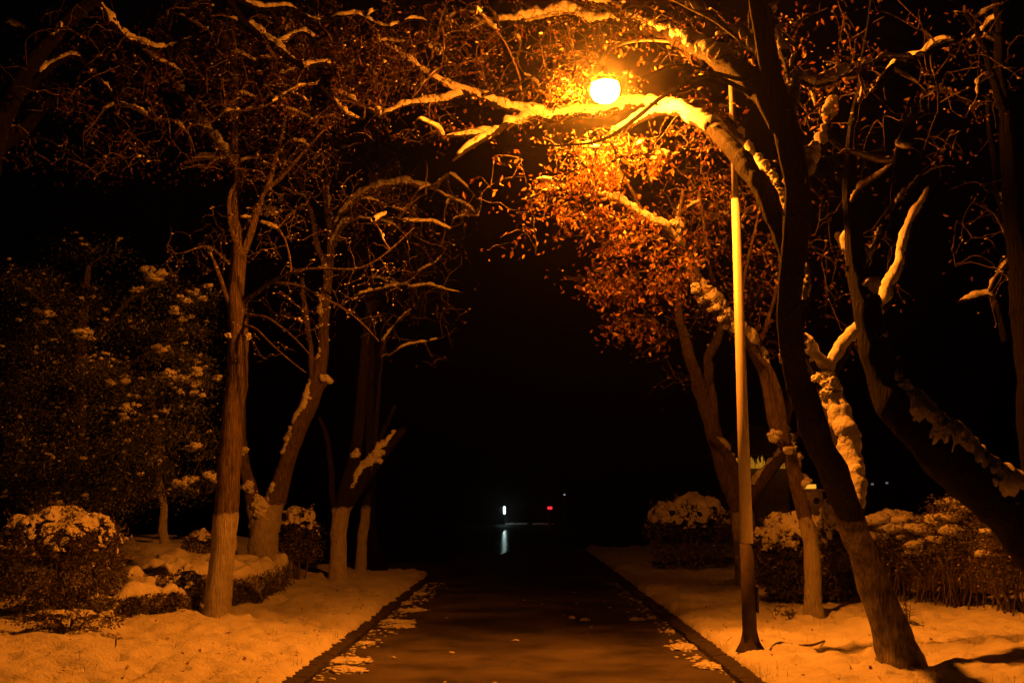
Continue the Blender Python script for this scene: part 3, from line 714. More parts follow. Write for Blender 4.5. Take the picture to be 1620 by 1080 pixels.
E2 = 20.6
b = P(415, 930, E2)
tree('forked_tree', 'left tree forking into a thick V with snow packed in its crotch, behind the hedge', (b.x, E2, lawn_z(b.x, E2)), [
    ([(414, 925, E2, 24), (416, 880, E2, 22), (420, 832, E2, 22), (438, 790, E2, 14), (450, 745, E2, 13), (464, 700, E2, 12.5), (484, 655, E2, 12), (501, 612, E2, 12), (510, 560, E2, 9), (513, 500, E2, 8.5), (520, 430, E2, 7), (524, 370, E2, 6.5), (515, 320, E2, 5), (520, 250, E2, 3)], {'snow': 1.5, 'amt': .9, 't0': .6}),
    ([(414, 850, E2, 17), (402, 800, E2, 12), (392, 760, E2, 10), (384, 720, E2, 9), (380, 670, E2, 8), (384, 600, E2, 7), (388, 480, E2 + .3, 6)], {'snow': 1.0, 't0': .8}),
    ([(502, 610, E2, 10), (513, 602, E2, 9), (518, 598, E2, 7)], {'t0': 1}),
    ([(492, 660, E2, 5), (494, 600, E2, 5), (490, 540, E2, 4), (482, 490, E2, 4.5), (478, 440, E2, 3)], {'snow': .7, 't0': .5}),
    ([(517, 420, E2, 5), (500, 380, E2, 5), (490, 330, E2, 4), (470, 280, E2, 3.6), (445, 250, E2, 3)], {'snow': .6, 't0': .3}),
    ([(524, 400, E2, 4), (540, 360, E2 - .3, 4), (565, 345, E2 - .5, 3)], {'snow': 1.0, 't0': .4}),
    ([(522, 380, E2, 4), (550, 330, E2 - .3, 4), (590, 300, E2 - .6, 5), (640, 290, E2 - .8, 4), (690, 300, E2 - 1, 2)], {'snow': 1.0, 'amt': 1.2, 't0': .3}),
], regs=[(530, 290, 120, 100, E2 - 1.2, E2 + 1, 260, 3, {'bits': .4, 'boughs': 14, 'r': 1.2}), (660, 330, 120, 70, E2 - 3.5, E2 + .5, 200, 3, {'bits': .4, 'boughs': 16, 'r': 1.2}), (470, 480, 60, 70, E2 - 1, E2 + .6, 50, 1, {'bits': .5})], wash=1.33, seed=71, saddles=[(419, 812, E2 - .08, 15), (409, 790, E2 - .12, 8), (393, 768, E2 - .1, 9), (384, 715, E2 - .1, 8), (515, 600, E2 - .1, 7), (430, 333, E2, 7), (444, 310, E2, 5)])

E3 = 22.3
b = P(535, 915, E3)
tree('three_stemmed_tree', 'left tree with three snowy stems rising from one short limewashed trunk beside the path', (b.x, E3, lawn_z(b.x, E3)), [
    ([(535, 920, E3, 15), (535, 870, E3, 13), (537, 825, E3, 13), (545, 790, E3, 13), (556, 745, E3, 11), (566, 690, E3, 9), (572, 620, E3, 8), (578, 540, E3, 7), (590, 440, E3 - .3, 5)], {'t0': .6}),
    ([(540, 810, E3, 10), (562, 775, E3, 12), (580, 748, E3, 11), (600, 722, E3, 10), (618, 702, E3, 8.5), (634, 684, E3, 6.5), (642, 676, E3, 4.5)], {'snow': 1.1, 'amt': 1.3, 't0': .6}),
    ([(594, 732, E3, 5), (594, 700, E3, 4), (597, 655, E3, 3.6), (600, 610, E3, 3), (606, 540, E3, 2)], {'snow': .7, 't0': .5}),
    ([(532, 815, E3, 7), (526, 780, E3, 5), (522, 730, E3, 4.5), (516, 690, E3, 4), (506, 660, E3, 3)], {'snow': .7, 't0': .8}),
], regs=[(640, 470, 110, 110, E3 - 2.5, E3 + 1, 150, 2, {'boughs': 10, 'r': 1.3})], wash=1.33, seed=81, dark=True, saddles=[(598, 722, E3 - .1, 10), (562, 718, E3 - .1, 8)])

E4 = 25.0
b = P(572, 900, E4)
tree('slim_tree', 'slimmest left trunk, limewashed, standing close behind the three-stemmed tree', (b.x, E4, lawn_z(b.x, E4)), [
    ([(570, 905, E4, 9), (574, 850, E4, 8), (580, 790, E4, 7.5), (584, 720, E4, 7), (586, 600, E4, 6), (592, 480, E4, 5)], {'t0': .7}),
    ([(583, 760, E4, 4), (600, 700, E4, 4), (625, 640, E4, 3)], {'t0': .5, 'snow': .7}),
], regs=[(620, 450, 90, 80, E4 - 2, E4 + 1, 60, 1, {})], wash=1.33, seed=91, dark=True)
E5 = 25.9
b = P(592, 895, E5)
tree('dark_tree', 'dark unpainted trunk flaring at its foot, last of the left row at the crossing', (b.x, E5, lawn_z(b.x, E5)), [
    ([(598, 897, E5, 16), (590, 860, E5, 10), (586, 800, E5, 8), (590, 700, E5, 8), (600, 560, E5, 6), (640, 430, E5, 4)], {'t0': .7}),
], regs=[(680, 420, 90, 70, E5 - 2, E5 + 1, 50, 1, {})], seed=92, dark=True)
# far-left small whitewashed trunk in the beds
E6 = 21.6
b = P(260, 868, E6)
tree('young_tree', 'short pale limewashed trunk under the dark evergreen at left, on the raised bed', (b.x, E6, lawn_z(b.x, E6)), [
    ([(268, 872, E6, 13), (260, 852, E6, 7), (257, 820, E6, 6), (255, 780, E6, 6), (250, 700, E6, 5), (240, 620, E6, 4)], {'t0': .6}),
], wash=1.2, seed=93)

# overhanging limbs at the top left from a tree behind/left
E7 = 13.2
b7 = P(-60, 1030, E7)
tree('overhanging_tree', 'unlit tree mostly beyond the left edge whose long snowy bough hangs into the top left', (b7.x, E7, lawn_z(b7.x, E7)), [
    ([(-70, 1030, E7, 24), (-60, 700, E7, 22), (-40, 420, E7, 20), (0, 200, E7, 17), (80, 60, E7, 13), (180, -20, E7, 11), (300, -50, E7, 8)], {'t0': .6}),
    ([(-50, 330, E7, 18), (-10, 240, E7 + .2, 16), (40, 200, E7 + .3, 12), (90, 150, E7 + .4, 6)], {'snow': .6, 't0': .5}),
    ([(240, -40, E7, 8), (340, -15, E7 + .1, 7), (390, 38, E7 + .2, 7), (440, 78, E7 + .2, 6), (482, 108, E7 + .2, 5.5), (512, 140, E7 + .2, 4.5), (548, 182, E7 + .2, 3), (575, 188, E7 + .2, 1.5)], {'snow': .7, 'amt': 1.0, 't0': .4}),
    ([(440, 70, E7 + .2, 4), (480, 50, E7 + .3, 4), (505, 75, E7 + .3, 3)], {'snow': .85, 'amt': .8, 't0': .2}),
    ([(480, 106, E7 + .2, 4), (515, 100, E7 + .3, 4), (540, 115, E7 + .4, 3)], {'snow': .85, 'amt': .8, 't0': .2}),
    ([(20, 160, E7, 7), (110, 90, E7 + .3, 5), (160, 130, E7 + .5, 5), (185, 165, E7 + .6, 3)], {'snow': .7, 't0': .3}),
    ([(60, 80, E7, 8), (30, 45, E7 + .1, 6), (0, 40, E7 + .1, 5)], {'snow': .7, 't0': .3}),
    ([(150, 0, E7, 6), (200, 60, E7 + .3, 5), (260, 75, E7 + .5, 3.5), (330, 50, E7 + .6, 2)], {'snow': .6, 't0': .3}),
    ([(340, -20, E7, 6), (410, 14, E7 + .2, 4), (455, 10, E7 + .25, 4), (500, 34, E7 + .3, 3.6), (560, 24, E7 + .3, 3.4), (610, 44, E7 + .3, 3), (655, 30, E7 + .3, 2.4), (700, 44, E7 + .4, 1.5)], {'snow': .62, 'amt': .8, 't0': .3}),
], regs=[
    (200, 150, 220, 150, E7 - .8, E7 + 2.6, 700, 5, {'bits': .25, 'boughs': 12}),
    (500, 110, 150, 100, E7 - .6, E7 + 2.2, 480, 5, {'bits': .3, 'boughs': 9}),
    (640, 70, 130, 80, E7 - .4, E7 + 2.2, 380, 4, {'bits': .3, 'boughs': 9}),
], seed=101, leafsize=.052, dark=True, leafmat=M_SHADELEAF)

# ------------------------------------------------------------------ shrubs and evergreen
def shell_shrub(name, label, c, rx, ry, rz, nleaf, npads, seed, leafmat=M_BUSH, lsize=.05, low=.12, stems=7, padsize=(.04, .12), cat='shrub', group=None, padlow=.15, lump=.22, padcone=None, inner=.35, shell=None, thick=.05):
    rnd = random.Random(seed)
    gz = c[2]
    t = thing(name, label, cat, c, group)
    lf = MB(); sn = MB(); st = MB()
    cz = gz + rz * 1.0
    def surf(d):
        f = 1 + lump * (noise.noise(d * 1.9 + Vector((seed, 0, 0))) + .6 * noise.noise(d * 4.2 + Vector((0, seed, 0))))
        p = Vector((c[0] + d.x * rx * f, c[1] + d.y * ry * f, cz + d.z * rz * f))
        return p
    for _ in range(nleaf):
        d = Vector((rnd.gauss(0, 1), rnd.gauss(0, 1), rnd.gauss(0, 1))).normalized()
        q = 1 - inner * rnd.random() ** 1.6
        p = surf(d); p = Vector((c[0], c[1], cz)) + (p - Vector((c[0], c[1], cz))) * q
        if p.z < gz + low: continue
        if noise.noise(p * 5.5 + Vector((seed, 1, 2))) < -.16: continue
        dd = d * .8 + Vector((rnd.gauss(0, .7), rnd.gauss(0, .7), rnd.gauss(.1, .7)))
        lf.leaf(p, lsize * rnd.uniform(.6, 1.3), dd, Vector((rnd.gauss(0, 1), rnd.gauss(0, 1), 1)), .5)
    if shell is not None: shell_snow(sn, lambda d: surf(d), shell, seed, thick)
    for _ in range(npads):
        d = Vector((rnd.gauss(0, 1), rnd.gauss(0, 1), abs(rnd.gauss(0, 1)))).normalized()
        if d.z < padlow or (d.z < .55 and rnd.random() > .5): continue
        if d.y > .5: continue
        p = surf(d); s = rnd.uniform(*padsize) * (.45 + .75 * d.z)
        for e in range(3):
            sn.blob(p + Vector((rnd.gauss(0, .5), rnd.gauss(0, .5), rnd.gauss(0, .2))) * s, s * rnd.uniform(.6, 1.2), s * rnd.uniform(.6, 1.1), s * rnd.uniform(.3, .55), 2, .5, 2.2, rnd.uniform(0, 60), (d + Vector((0, 0, 1.2))).normalized())
    for k in range(stems):
        a = rnd.uniform(0, 6.28); q = rnd.uniform(.05, .3)
        p0 = Vector((c[0] + math.cos(a) * rx * q, c[1] + math.sin(a) * ry * q, gz - .05))
        p1 = Vector((c[0] + math.cos(a) * rx * q * 2, c[1] + math.sin(a) * ry * q * 2, cz))
        p2 = surf(Vector((math.cos(a) * .7, math.sin(a) * .7, .6)).normalized())
        pts, rad = cr([(p0, .016), (p1, .012), (p2, .004)], .1)
        st.tube(pts, rad, 5)
    for k in range(int(nleaf / 110)):
        d = Vector((rnd.gauss(0, 1), rnd.gauss(0, 1), abs(rnd.gauss(.3, .8)))).normalized(); p = surf(d)
        L_ = rnd.uniform(.05, .17) * (rx / .8); dd = (d + Vector((rnd.gauss(0, .35), rnd.gauss(0, .35), rnd.gauss(.2, .35)))).normalized()
        st.tube([p - dd * .05, p + dd * L_ * .5, p + dd * L_], [.004, .003, .0015], 4)
        for e in range(8): lf.leaf(p + dd * L_ * rnd.random(), lsize * rnd.uniform(.7, 1.2), dd + Vector((rnd.gauss(0, .7), rnd.gauss(0, .7), rnd.gauss(0, .5))), Vector((rnd.gauss(0, 1), 0, 1)), .5)
    st.build('stems', M_TWIG, t); lf.build('leaves', leafmat, t, False)
    if sn.v: sn.build('snow', M_SNOW, t)
    return t

def at_g(px, D):
    p = P(px, 800, D); return (p.x, D, lawn_z(p.x, D))

shell_shrub('round_shrub', 'large round clipped shrub dusted with snow at the left edge', at_g(95, 14.0), .80, .75, .66, 16000, 120, 201, low=.05, padsize=(.015, .045), lump=.17, shell=.0, thick=.04)
shell_shrub('small_shrub', 'small ragged shrub at the foot of the dark evergreen, beside the raised bed', at_g(318, 20.2), .28, .28, .30, 2200, 20, 205, low=.02, padsize=(.015, .04), shell=.0, thick=.04)
shell_shrub('leafy_shrub', 'tall thin leggy shrub between the V-forked tree and the three-stemmed tree', at_g(475, 21.5), .42, .4, .66, 4200, 30, 206, low=.35, padsize=(.015, .05), inner=.6, shell=-.25, thick=.05)
shell_shrub('dome_shrub', 'leafy dome shrub with a snow slope on top, just behind the slender tree', at_g(1250, 17.2), .60, .55, .62, 11000, 60, 211, low=.06, padsize=(.02, .06), lsize=.065, shell=.2, thick=.09)
shell_shrub('dark_shrub', 'shadowy shrub capped with thick snow between the slender tree and the big leaning tree', at_g(1322, 17.0), .42, .5, .66, 7500, 24, 212, low=.06, padsize=(.03, .07), lsize=.065, shell=.25, thick=.11)
shell_shrub('distant_shrub', 'wide dim snow-topped shrub far back on the right, left of the lamp post', at_g(1090, 25.0), .95, .8, .74, 7000, 60, 213, low=.05, padsize=(.03, .07), lsize=.07, shell=.12, thick=.07)

# stalky hedge on the right: several bushes of bare stems, each a plant of its own
def stalky(label, px, D, wid, top, seed, npads, pad, dense=1.0):
    rnd = random.Random(seed)
    c = at_g(px, D); t = thing('stalky_bush', label, 'bush', c)
    st = MB(); lf = MB(); sn = MB(); nodes = []
    for k in range(int(17 * dense)):
        a = rnd.uniform(0, 6.28); q = rnd.random() ** .5
        p0 = Vector((c[0] + math.cos(a) * wid * .75 * q, c[1] + math.sin(a) * .4 * q, c[2] - .06))
        h = top * rnd.uniform(.75, 1.0)
        p1 = p0 + Vector((rnd.gauss(0, .09), rnd.gauss(0, .09), h * .5)); p2 = p0 + Vector((rnd.gauss(0, .26), rnd.gauss(0, .2), h))
        pts, rad = cr([(p0, rnd.uniform(.008, .016)), (p1, .009), (p2, .003)], .08)
        st.tube(pts, rad, 5, .1, 20); nodes += pts[5:]
    S = []
    for _ in range(int(380 * dense)):
        z = c[2] + .25 + (top - .25) * rnd.random() ** .6; f = 1 if z > c[2] + top * .5 else .85
        S.append(Vector((c[0] + rnd.uniform(-1, 1) * wid * f, c[1] + rnd.uniform(-.42, .42), z - .10 * rnd.random())))
    colonise(st, nodes, S, .003, .05, rnd, True, .6)
    for p in S:
        hf = (p.z - c[2]) / top
        leaf_cluster(lf, p, rnd, int(3 + 17 * sm(.25, .8, hf)), .045, .06, .2)
    for _ in range(npads):
        x = c[0] + rnd.uniform(-1, 1) * wid * .95; y = c[1] + rnd.uniform(-.42, .2)
        z = c[2] + top * (1 - .16 * ((x - c[0]) / wid) ** 2) * rnd.uniform(.9, 1.0) - (.0 if rnd.random() < .7 else rnd.uniform(.1, .35))
        s = rnd.uniform(*pad)
        for e in range(4):
            sn.blob(Vector((x, y, z)) + Vector((rnd.gauss(0, .6), rnd.gauss(0, .4), rnd.gauss(0, .15))) * s, s * rnd.uniform(.6, 1.3), s * rnd.uniform(.6, 1), s * rnd.uniform(.35, .6), 2, .45, 2, rnd.uniform(0, 60))
    st.build('stems', M_TWIG, t); lf.build('leaves', M_BUSH, t, False); sn.build('snow', M_SNOW, t)
    return t
stalky('bush carrying two fat pillows of snow just right of the big leaning trunk', 1412, 16.4, .42, 1.22, 301, 12, (.11, .19))
stalky('middle bush of the right hedge, ragged stems with patchy snow between the two taller clumps', 1470, 15.9, .40, 1.14, 302, 12, (.07, .13), .9)
stalky('tall twiggy bush in the right hedge with a rounded snowy top and bare dark stems', 1530, 15.0, .46, 1.36, 303, 14, (.06, .13), 1.2)
stalky('last bush of the right hedge at the picture edge, lower with dark upright stems', 1600, 14.2, .44, 1.15, 304, 5, (.04, .08), 1.3)

# board fence glimpsed through the hedge
f0, f1 = at_g(1405, 18.4), at_g(1590, 17.4)
t = thing('board_fence', 'low brown board fence glimpsed through the stems of the right hedge', 'fence', ((f0[0] + f1[0]) / 2, (f0[1] + f1[1]) / 2, f0[2]))
n = 16; rnd = random.Random(9)
for i in range(n):
    u = (i + .5) / n; m = MB()
    x = f0[0] + (f1[0] - f0[0]) * u; y = f0[1] + (f1[1] - f0[1]) * u
    m.box((x, y, f0[2] + .40 + rnd.uniform(-.01, .01)), .115, .025, .86, math.atan2(f1[1] - f0[1], f1[0] - f0[0]), .004); m.build('board', M_WOOD, t, False)
m = MB(); a = math.atan2(f1[1] - f0[1], f1[0] - f0[0])
m.box(((f0[0] + f1[0]) / 2, (f0[1] + f1[1]) / 2 + .035, f0[2] + .62), math.hypot(f1[0] - f0[0], f1[1] - f0[1]), .04, .08, a, .004); m.build('rail', M_WOOD, t, False)

# dark evergreen on the left
rnd = random.Random(401)
EV = 18.2
b = at_g(120, EV + 1.0)
t = thing('evergreen_tree', 'broad dark evergreen tree with small leaves and scattered snow tufts filling the left side', 'tree', b)
tr = MB(); lf = MB(); sn = MB(); tw = MB(); nodes = []
for raw in ([(110, 930, EV + 1, 16), (115, 780, EV + 1, 14), (125, 650, EV + .9, 12), (130, 520, EV + .8, 8), (140, 420, EV + .6, 4)],
            [(118, 740, EV + 1, 8), (190, 690, EV + .6, 6), (270, 670, EV + .2, 3)],
            [(120, 700, EV + 1, 8), (60, 650, EV + .6, 6), (10, 620, EV + .4, 3)],
            [(125, 640, EV + 1, 7), (200, 580, EV + .5, 5), (270, 540, EV + .2, 3)],
            [(130, 560, EV + 1, 6), (210, 470, EV + .6, 4), (280, 430, EV + .2, 2)],
            [(130, 540, EV + 1, 6), (70, 480, EV + .6, 4), (20, 440, EV + .2, 2)]):
    pts, rad = limbpts(raw); tr.tube(pts, rad, 9, .12, 8); nodes += pts
tr.build('trunk', M_BARK, t)
clumps = []
for _ in range(170):   # boughs, each a tuft of leaves
    px = rnd.uniform(-30, 330); py = rnd.uniform(390, 830)
    e = ((px - 140) / 195) ** 2 + ((py - 620) / 235) ** 2
    if e > 1.0: continue
    D = EV + 1.2 - 1.6 * math.sqrt(max(0, 1 - e)) + rnd.uniform(-.3, .9)
    clumps.append((px, py, D))
for px, py in [(245, 440), (325, 468), (300, 475), (55, 505), (130, 535), (200, 625), (232, 668), (178, 640), (250, 560), (292, 640), (322, 715), (330, 765), (312, 600), (300, 770), (285, 520), (268, 610), (255, 500)]:
    clumps.append((px, py, EV - .3))
cp = [P(*c) for c in clumps]
colonise(tw, nodes, cp, .008, .05, rnd, True, 3)
for i, p in enumerate(cp):
    s = rnd.uniform(.22, .42)
    for _ in range(300):
        d = Vector((rnd.gauss(0, 1), rnd.gauss(0, 1), rnd.gauss(0, .62))) * s * .62
        lf.leaf(p + d, rnd.uniform(.03, .065), Vector((d.x * 2 + rnd.gauss(0, .5), d.y * 2 + rnd.gauss(0, .5), rnd.gauss(0, .6))), Vector((rnd.gauss(0, .5), rnd.gauss(0, .5), 1)), .5)
    lit = i >= len(cp) - 17
    for _ in range(rnd.randint(2, 6) if lit else rnd.randint(0, 4)):
        q = p + Vector((rnd.gauss(0, .5), rnd.gauss(0, .5) - .2, rnd.gauss(.35, .25))) * s
        z = rnd.uniform(.03, .075) if lit else rnd.uniform(.008, .035)
        for e in range(5): sn.blob(q + Vector((rnd.gauss(0, .6), rnd.gauss(0, .5), rnd.gauss(0, .2))) * z, z * rnd.uniform(.6, 1.2), z * rnd.uniform(.5, 1), z * rnd.uniform(.35, .8), 2, .7, 2, rnd.uniform(0, 60))
tw.build('twigs', M_TWIG, t); lf.build('leaves', M_EVER, t, False); sn.build('snow', M_SNOW, t)

# ------------------------------------------------------------------ snowy low hedge on the left
def hedge(name, label, quad, h, seed, nleaf=9000, drop=.16):
    rnd = random.Random(seed)
    q = [Vector((x, y, 0)) for x, y in quad]      # front-left, front-right, back-right, back-left
    c = sum(q, Vector()) / 4; c.z = lawn_z(c.x, c.y)
    t = thing(name, label, 'hedge', tuple(c))
    def uv(u, v, ins=0):
        u = u; v = v
        return (q[0] * (1 - u) + q[1] * u) * (1 - v) + (q[3] * (1 - u) + q[2] * u) * v
    def top(p, s=0):
        return lawn_z(p.x, p.y) * .6 + .06 + h + .11 * noise.noise(Vector((p.x * 1.7, p.y * 1.7, seed))) + .05 * noise.noise(Vector((p.x * 4, p.y * 4, seed)))
    cap = MB(); NU, NV = 90, 70
    for j in range(NV + 1):
        for i in range(NU + 1):
            u = i / NU; v = j / NV; p = uv(u, v)
            e = min(u, 1 - u) * (q[1] - q[0]).length; e2 = min(v, 1 - v) * (q[3] - q[0]).length
            ed = min(e, e2)
            cell = noise.cell_vector(Vector((0, 0, 0)))
            lump = abs(noise.noise(Vector((p.x * 2.6, p.y * 2.6, seed + 3)))) ** .7
            z = top(p) + .02 + .19 * lump + .03 * noise.noise(p * 9)
            dr = drop * (1 + 1.1 * noise.noise(Vector((p.x * 3.5, p.y * 3.5, 8))))
            f = min(1, ed / .16); f = math.sqrt(max(0, 1 - (1 - f) ** 2))
            off = (p - Vector((c.x, c.y, 0))).normalized() * .05 * noise.noise(p * 5)
            cap.v.append(Vector((p.x, p.y, z - dr * (1 - f))) + off * (1 - f))
    W = NU + 1
    holes = set()
    for j in range(NV):
        for i in range(NU):
            p = cap.v[j * W + i]
            if noise.noise(Vector((p.x * 2.2, p.y * 3.2, seed + 30))) + .4 * noise.noise(Vector((p.x * 7, p.y * 7, seed))) > .5: continue
            cap.f.append((j * W + i, j * W + i + 1, (j + 1) * W + i + 1, (j + 1) * W + i))
    o = cap.build('snow', M_SNOW, t)
    md = o.modifiers.new('thickness', 'SOLIDIFY'); md.thickness = .05; md.offset = -1
    lf = MB(); st = MB()
    for _ in range(nleaf):
        side = rnd.random()
        if side < .5: u, v = rnd.random(), rnd.uniform(-.01, .05)
        elif side < .72: u, v = rnd.uniform(.95, 1.01), rnd.random()
        elif side < .85: u, v = rnd.uniform(-.01, .05), rnd.random()
        else: u, v = rnd.random(), rnd.random()
        p = uv(u, v); g0 = lawn_z(p.x, p.y)
        tz = top(p)
        z = tz - .02 if side >= .85 else g0 + .03 + (tz - g0 - .02) * rnd.random()
        p = Vector((p.x, p.y, z)) + Vector((rnd.gauss(0, .03), rnd.gauss(0, .03), 0))
        lf.leaf(p, rnd.uniform(.025, .055), Vector((rnd.gauss(0, 1), rnd.gauss(-.4, 1), rnd.gauss(.2, .7))), Vector((rnd.gauss(0, 1), rnd.gauss(0, 1), 1)), .5)
    for _ in range(60):
        p = uv(rnd.random(), rnd.random()); g0 = lawn_z(p.x, p.y)
        st.tube([Vector((p.x, p.y, g0 - .03)), Vector((p.x + rnd.gauss(0, .04), p.y, g0 + h * .5)), Vector((p.x + rnd.gauss(0, .06), p.y, top(p) - .01))], [.008, .006, .003], 4)
    st.build('stems', M_TWIG, t); lf.build('leaves', M_BUSH, t, False)
    return t
hedge('low_hedge', 'low clipped hedge under a thick lumpy quilt of snow, behind the nearest left trunk', [(-5.25, 15.3), (-3.78, 16.9), (-3.95, 19.6), (-6.1, 19.3)], .40, 501, 14000)
hedge('low_hedge', 'ragged lower hedge with broken snow beside the large round shrub at left', [(-5.2, 13.7), (-4.35, 14.6), (-4.3, 15.7), (-5.3, 15.6)], .24, 502, 7000)
shell_shrub('cushion_shrub', 'dark cushion of leaves spilling over the snow at the foot of the nearest left trunk', at_g(285, 15.3), .38, .3, .22, 2600, 16, 208, low=.0, padsize=(.02, .05), shell=-.2, thick=.04)
shell_shrub('creeping_shrub', 'flat creeping plant poking through the snow in front of the large round shrub', at_g(120, 12.4), .62, .25, .10, 1500, 20, 209, low=.0, padsize=(.01, .03), lsize=.04, shell=-.2, thick=.03)

# ------------------------------------------------------------------ gate pillar with a lit lantern behind the right shrubs
pd = 20.0; c = P(1282, 800, pd); gz = lawn_z(c.x, pd)
t = thing('gate_pillar', 'square stone pillar with a capped top and a small yellow light on it, behind the slender tree', 'pillar', (c.x, pd, gz))
ztp = P(1282, 777, pd).z; zb = P(1282, 803, pd).z
m = MB(); m.box((c.x, pd, (gz + zb) / 2), .30, .30, zb - gz, 0, .01); m.build('shaft', M_STONE, t, False)
m = MB(); m.box((c.x, pd, (ztp + zb) / 2 + .001), .36, .36, ztp - zb, 0, .015); head = m.build('head', M_STONE, t, False)
m = MB(); m.box((c.x, pd, ztp + .022), .42, .42, .04, 0, .01); m.build('cap', M_STONE, t, False)
m = MB(); m.tube([Vector((c.x + .06, pd - .186, (ztp + zb) / 2 - .02)), Vector((c.x + .06, pd - .20, (ztp + zb) / 2 - .02))], [.055, .05], 18); m.build('round_fitting', M_POLE_DARK, head, False)
m = MB(); m.box((c.x, pd, ztp + .085), .20, .12, .075, 0, .01); lan = m.build('light', emis('warm_light', (1, .42, .03), 1.0), t, False)
m = MB(); m.box((c.x, pd, ztp + .135), .25, .18, .02, 0, .006); m.build('light_cover', M_POLE_DARK, lan, False)

# hut with lit eaves far behind, seen either side of the lamp post
hd = 42; c = P(1200, 735, hd)
t = thing('garden_hut', 'small dark hut far back, warm yellow glow under its fringed eaves', 'hut', (c.x, hd, .1))
m = MB(); m.box((c.x, hd + 1, 1.5), 2.2, 2.0, 2.8, 0, .02); m.build('wall', M_WALL, t, False)
m = MB(); rz = P(1200, 700, hd).z
m.add([Vector((c.x - 1.7, hd - .5, 3.35)), Vector((c.x + 1.7, hd - .5, 3.35)), Vector((c.x + 1.7, hd + 2.5, 3.35)), Vector((c.x - 1.7, hd + 2.5, 3.35)), Vector((c.x - .4, hd + 1, 4.5)), Vector((c.x + .4, hd + 1, 4.5))], [(0, 1, 5, 4), (1, 2, 5), (2, 3, 4, 5), (3, 0, 4), (3, 2, 1, 0)]); m.build('roof', M_WOOD, t, False)
rnd = random.Random(77)
m = MB()
for k in range(90):
    x = c.x - 1.15 + 2.3 * k / 90; s = rnd.uniform(.25, .85)
    m.add([Vector((x, hd - .45, 2.85)), Vector((x + .016, hd - .45, 2.85)), Vector((x + .02 + rnd.gauss(0, .02), hd - .47, 2.85 + s * .55)), Vector((x + rnd.gauss(0, .02), hd - .47, 2.85 + s * .55))], [(0, 1, 2, 3)])
m.build('lit_fringe', emis('eaves_glow', (1, .40, .02), .4), t, False)

# distant low lights
def bollard(label, px, py_t, py_b, D, wpx, col, st, cat='bollard light', group=None):
    a = P(px, py_t, D); b_ = P(px, py_b, D)
    t = thing('bollard_light', label, cat, (a.x, D, 0), group)
    m = MB(); w_ = px2m(wpx, D) / 2
    m.tube([Vector((a.x, D, 0)), Vector((a.x, D, b_.z))], [w_ * .8, w_ * .8], 10); m.build('post', M_POLE_DARK, t)
    m = MB(); m.tube([Vector((a.x, D, b_.z)), Vector((a.x, D, a.z))], [w_, w_], 10); m.build('lens', emis('lens_glow', col, st), t)
    m = MB(); m.tube([Vector((a.x, D, a.z)), Vector((a.x, D, a.z + w_))], [w_ * 1.3, w_ * .7], 10); m.build('cap', M_POLE_DARK, t)
    return t
bollard('distant bollard glowing cool white at the far end of the path', 798, 801, 812, 88, 3.2, (.70, 1, .93), 9)
bollard('far tiny red light on a low post at the end of the path', 870, 801, 805, 88, 7, (1, .02, .03), 2, 'warning light')
m = MB(); xa = P(798, 828, 89.5).x; xb = P(876, 828, 89.5).x
for i in range(60):
    u = i / 59; x = xa + (xb - xa) * u; hh = .11 + .04 * noise.noise(Vector((x * 3, 0, 5)))
    for yy, zz in ((88.9, 0), (88.95, hh), (90.2, hh), (90.3, 0)): m.v.append(Vector((x, yy, zz)))
m.f = [(i * 4 + k, (i + 1) * 4 + k, (i + 1) * 4 + k + 1, i * 4 + k + 1) for i in range(59) for k in range(3) if not 27 <= i <= 33]
struct(m.build('snowy_verge', M_SNOW, None))
m = MB(); pu = []
for i in range(40):
    a = 2 * math.pi * i / 40; k = 1 + .3 * noise.noise(Vector((math.cos(a) * 2, math.sin(a) * 2, 1)))
    pu.append(Vector((-.72 + .5 * k * math.cos(a), 54 + 17 * k * math.sin(a), .004)))
m.add(pu, [tuple(range(40))])
mm, nt, b_ = mat('standing_water'); b_.inputs['Base Color'].default_value = (.01, .01, .01, 1); b_.inputs['Roughness'].default_value = .16; b_.inputs['Specular IOR Level'].default_value = .12
vv, _ = coords(nt, (1, .35, 1)); nn_ = N(nt, 'ShaderNodeTexNoise', Scale=9.0, Detail=2.0); nt.links.new(vv, nn_.inputs['Vector']); bump(nt, b_, nn_.outputs[0], .3, .03)
struct(m.build('puddle', mm, None, False))
bollard('faint pinprick light above the end of the path', 893, 781, 783, 80, 3, (.6, .7, .8), .5, 'distant light')
bollard('pair of faint white lights beyond the hedge, the left one', 1380, 764, 767, 60, 4, (.8, .8, .9), .16, 'distant light')
bollard('pair of faint white lights beyond the hedge, the right one', 1403, 762, 765, 60, 4, (.8, .8, .9), .16, 'distant light')
bollard('faint light just right of the lamp post far behind the garden', 1237, 768, 773, 50, 3, (.9, .8, .6), .3, 'distant light')

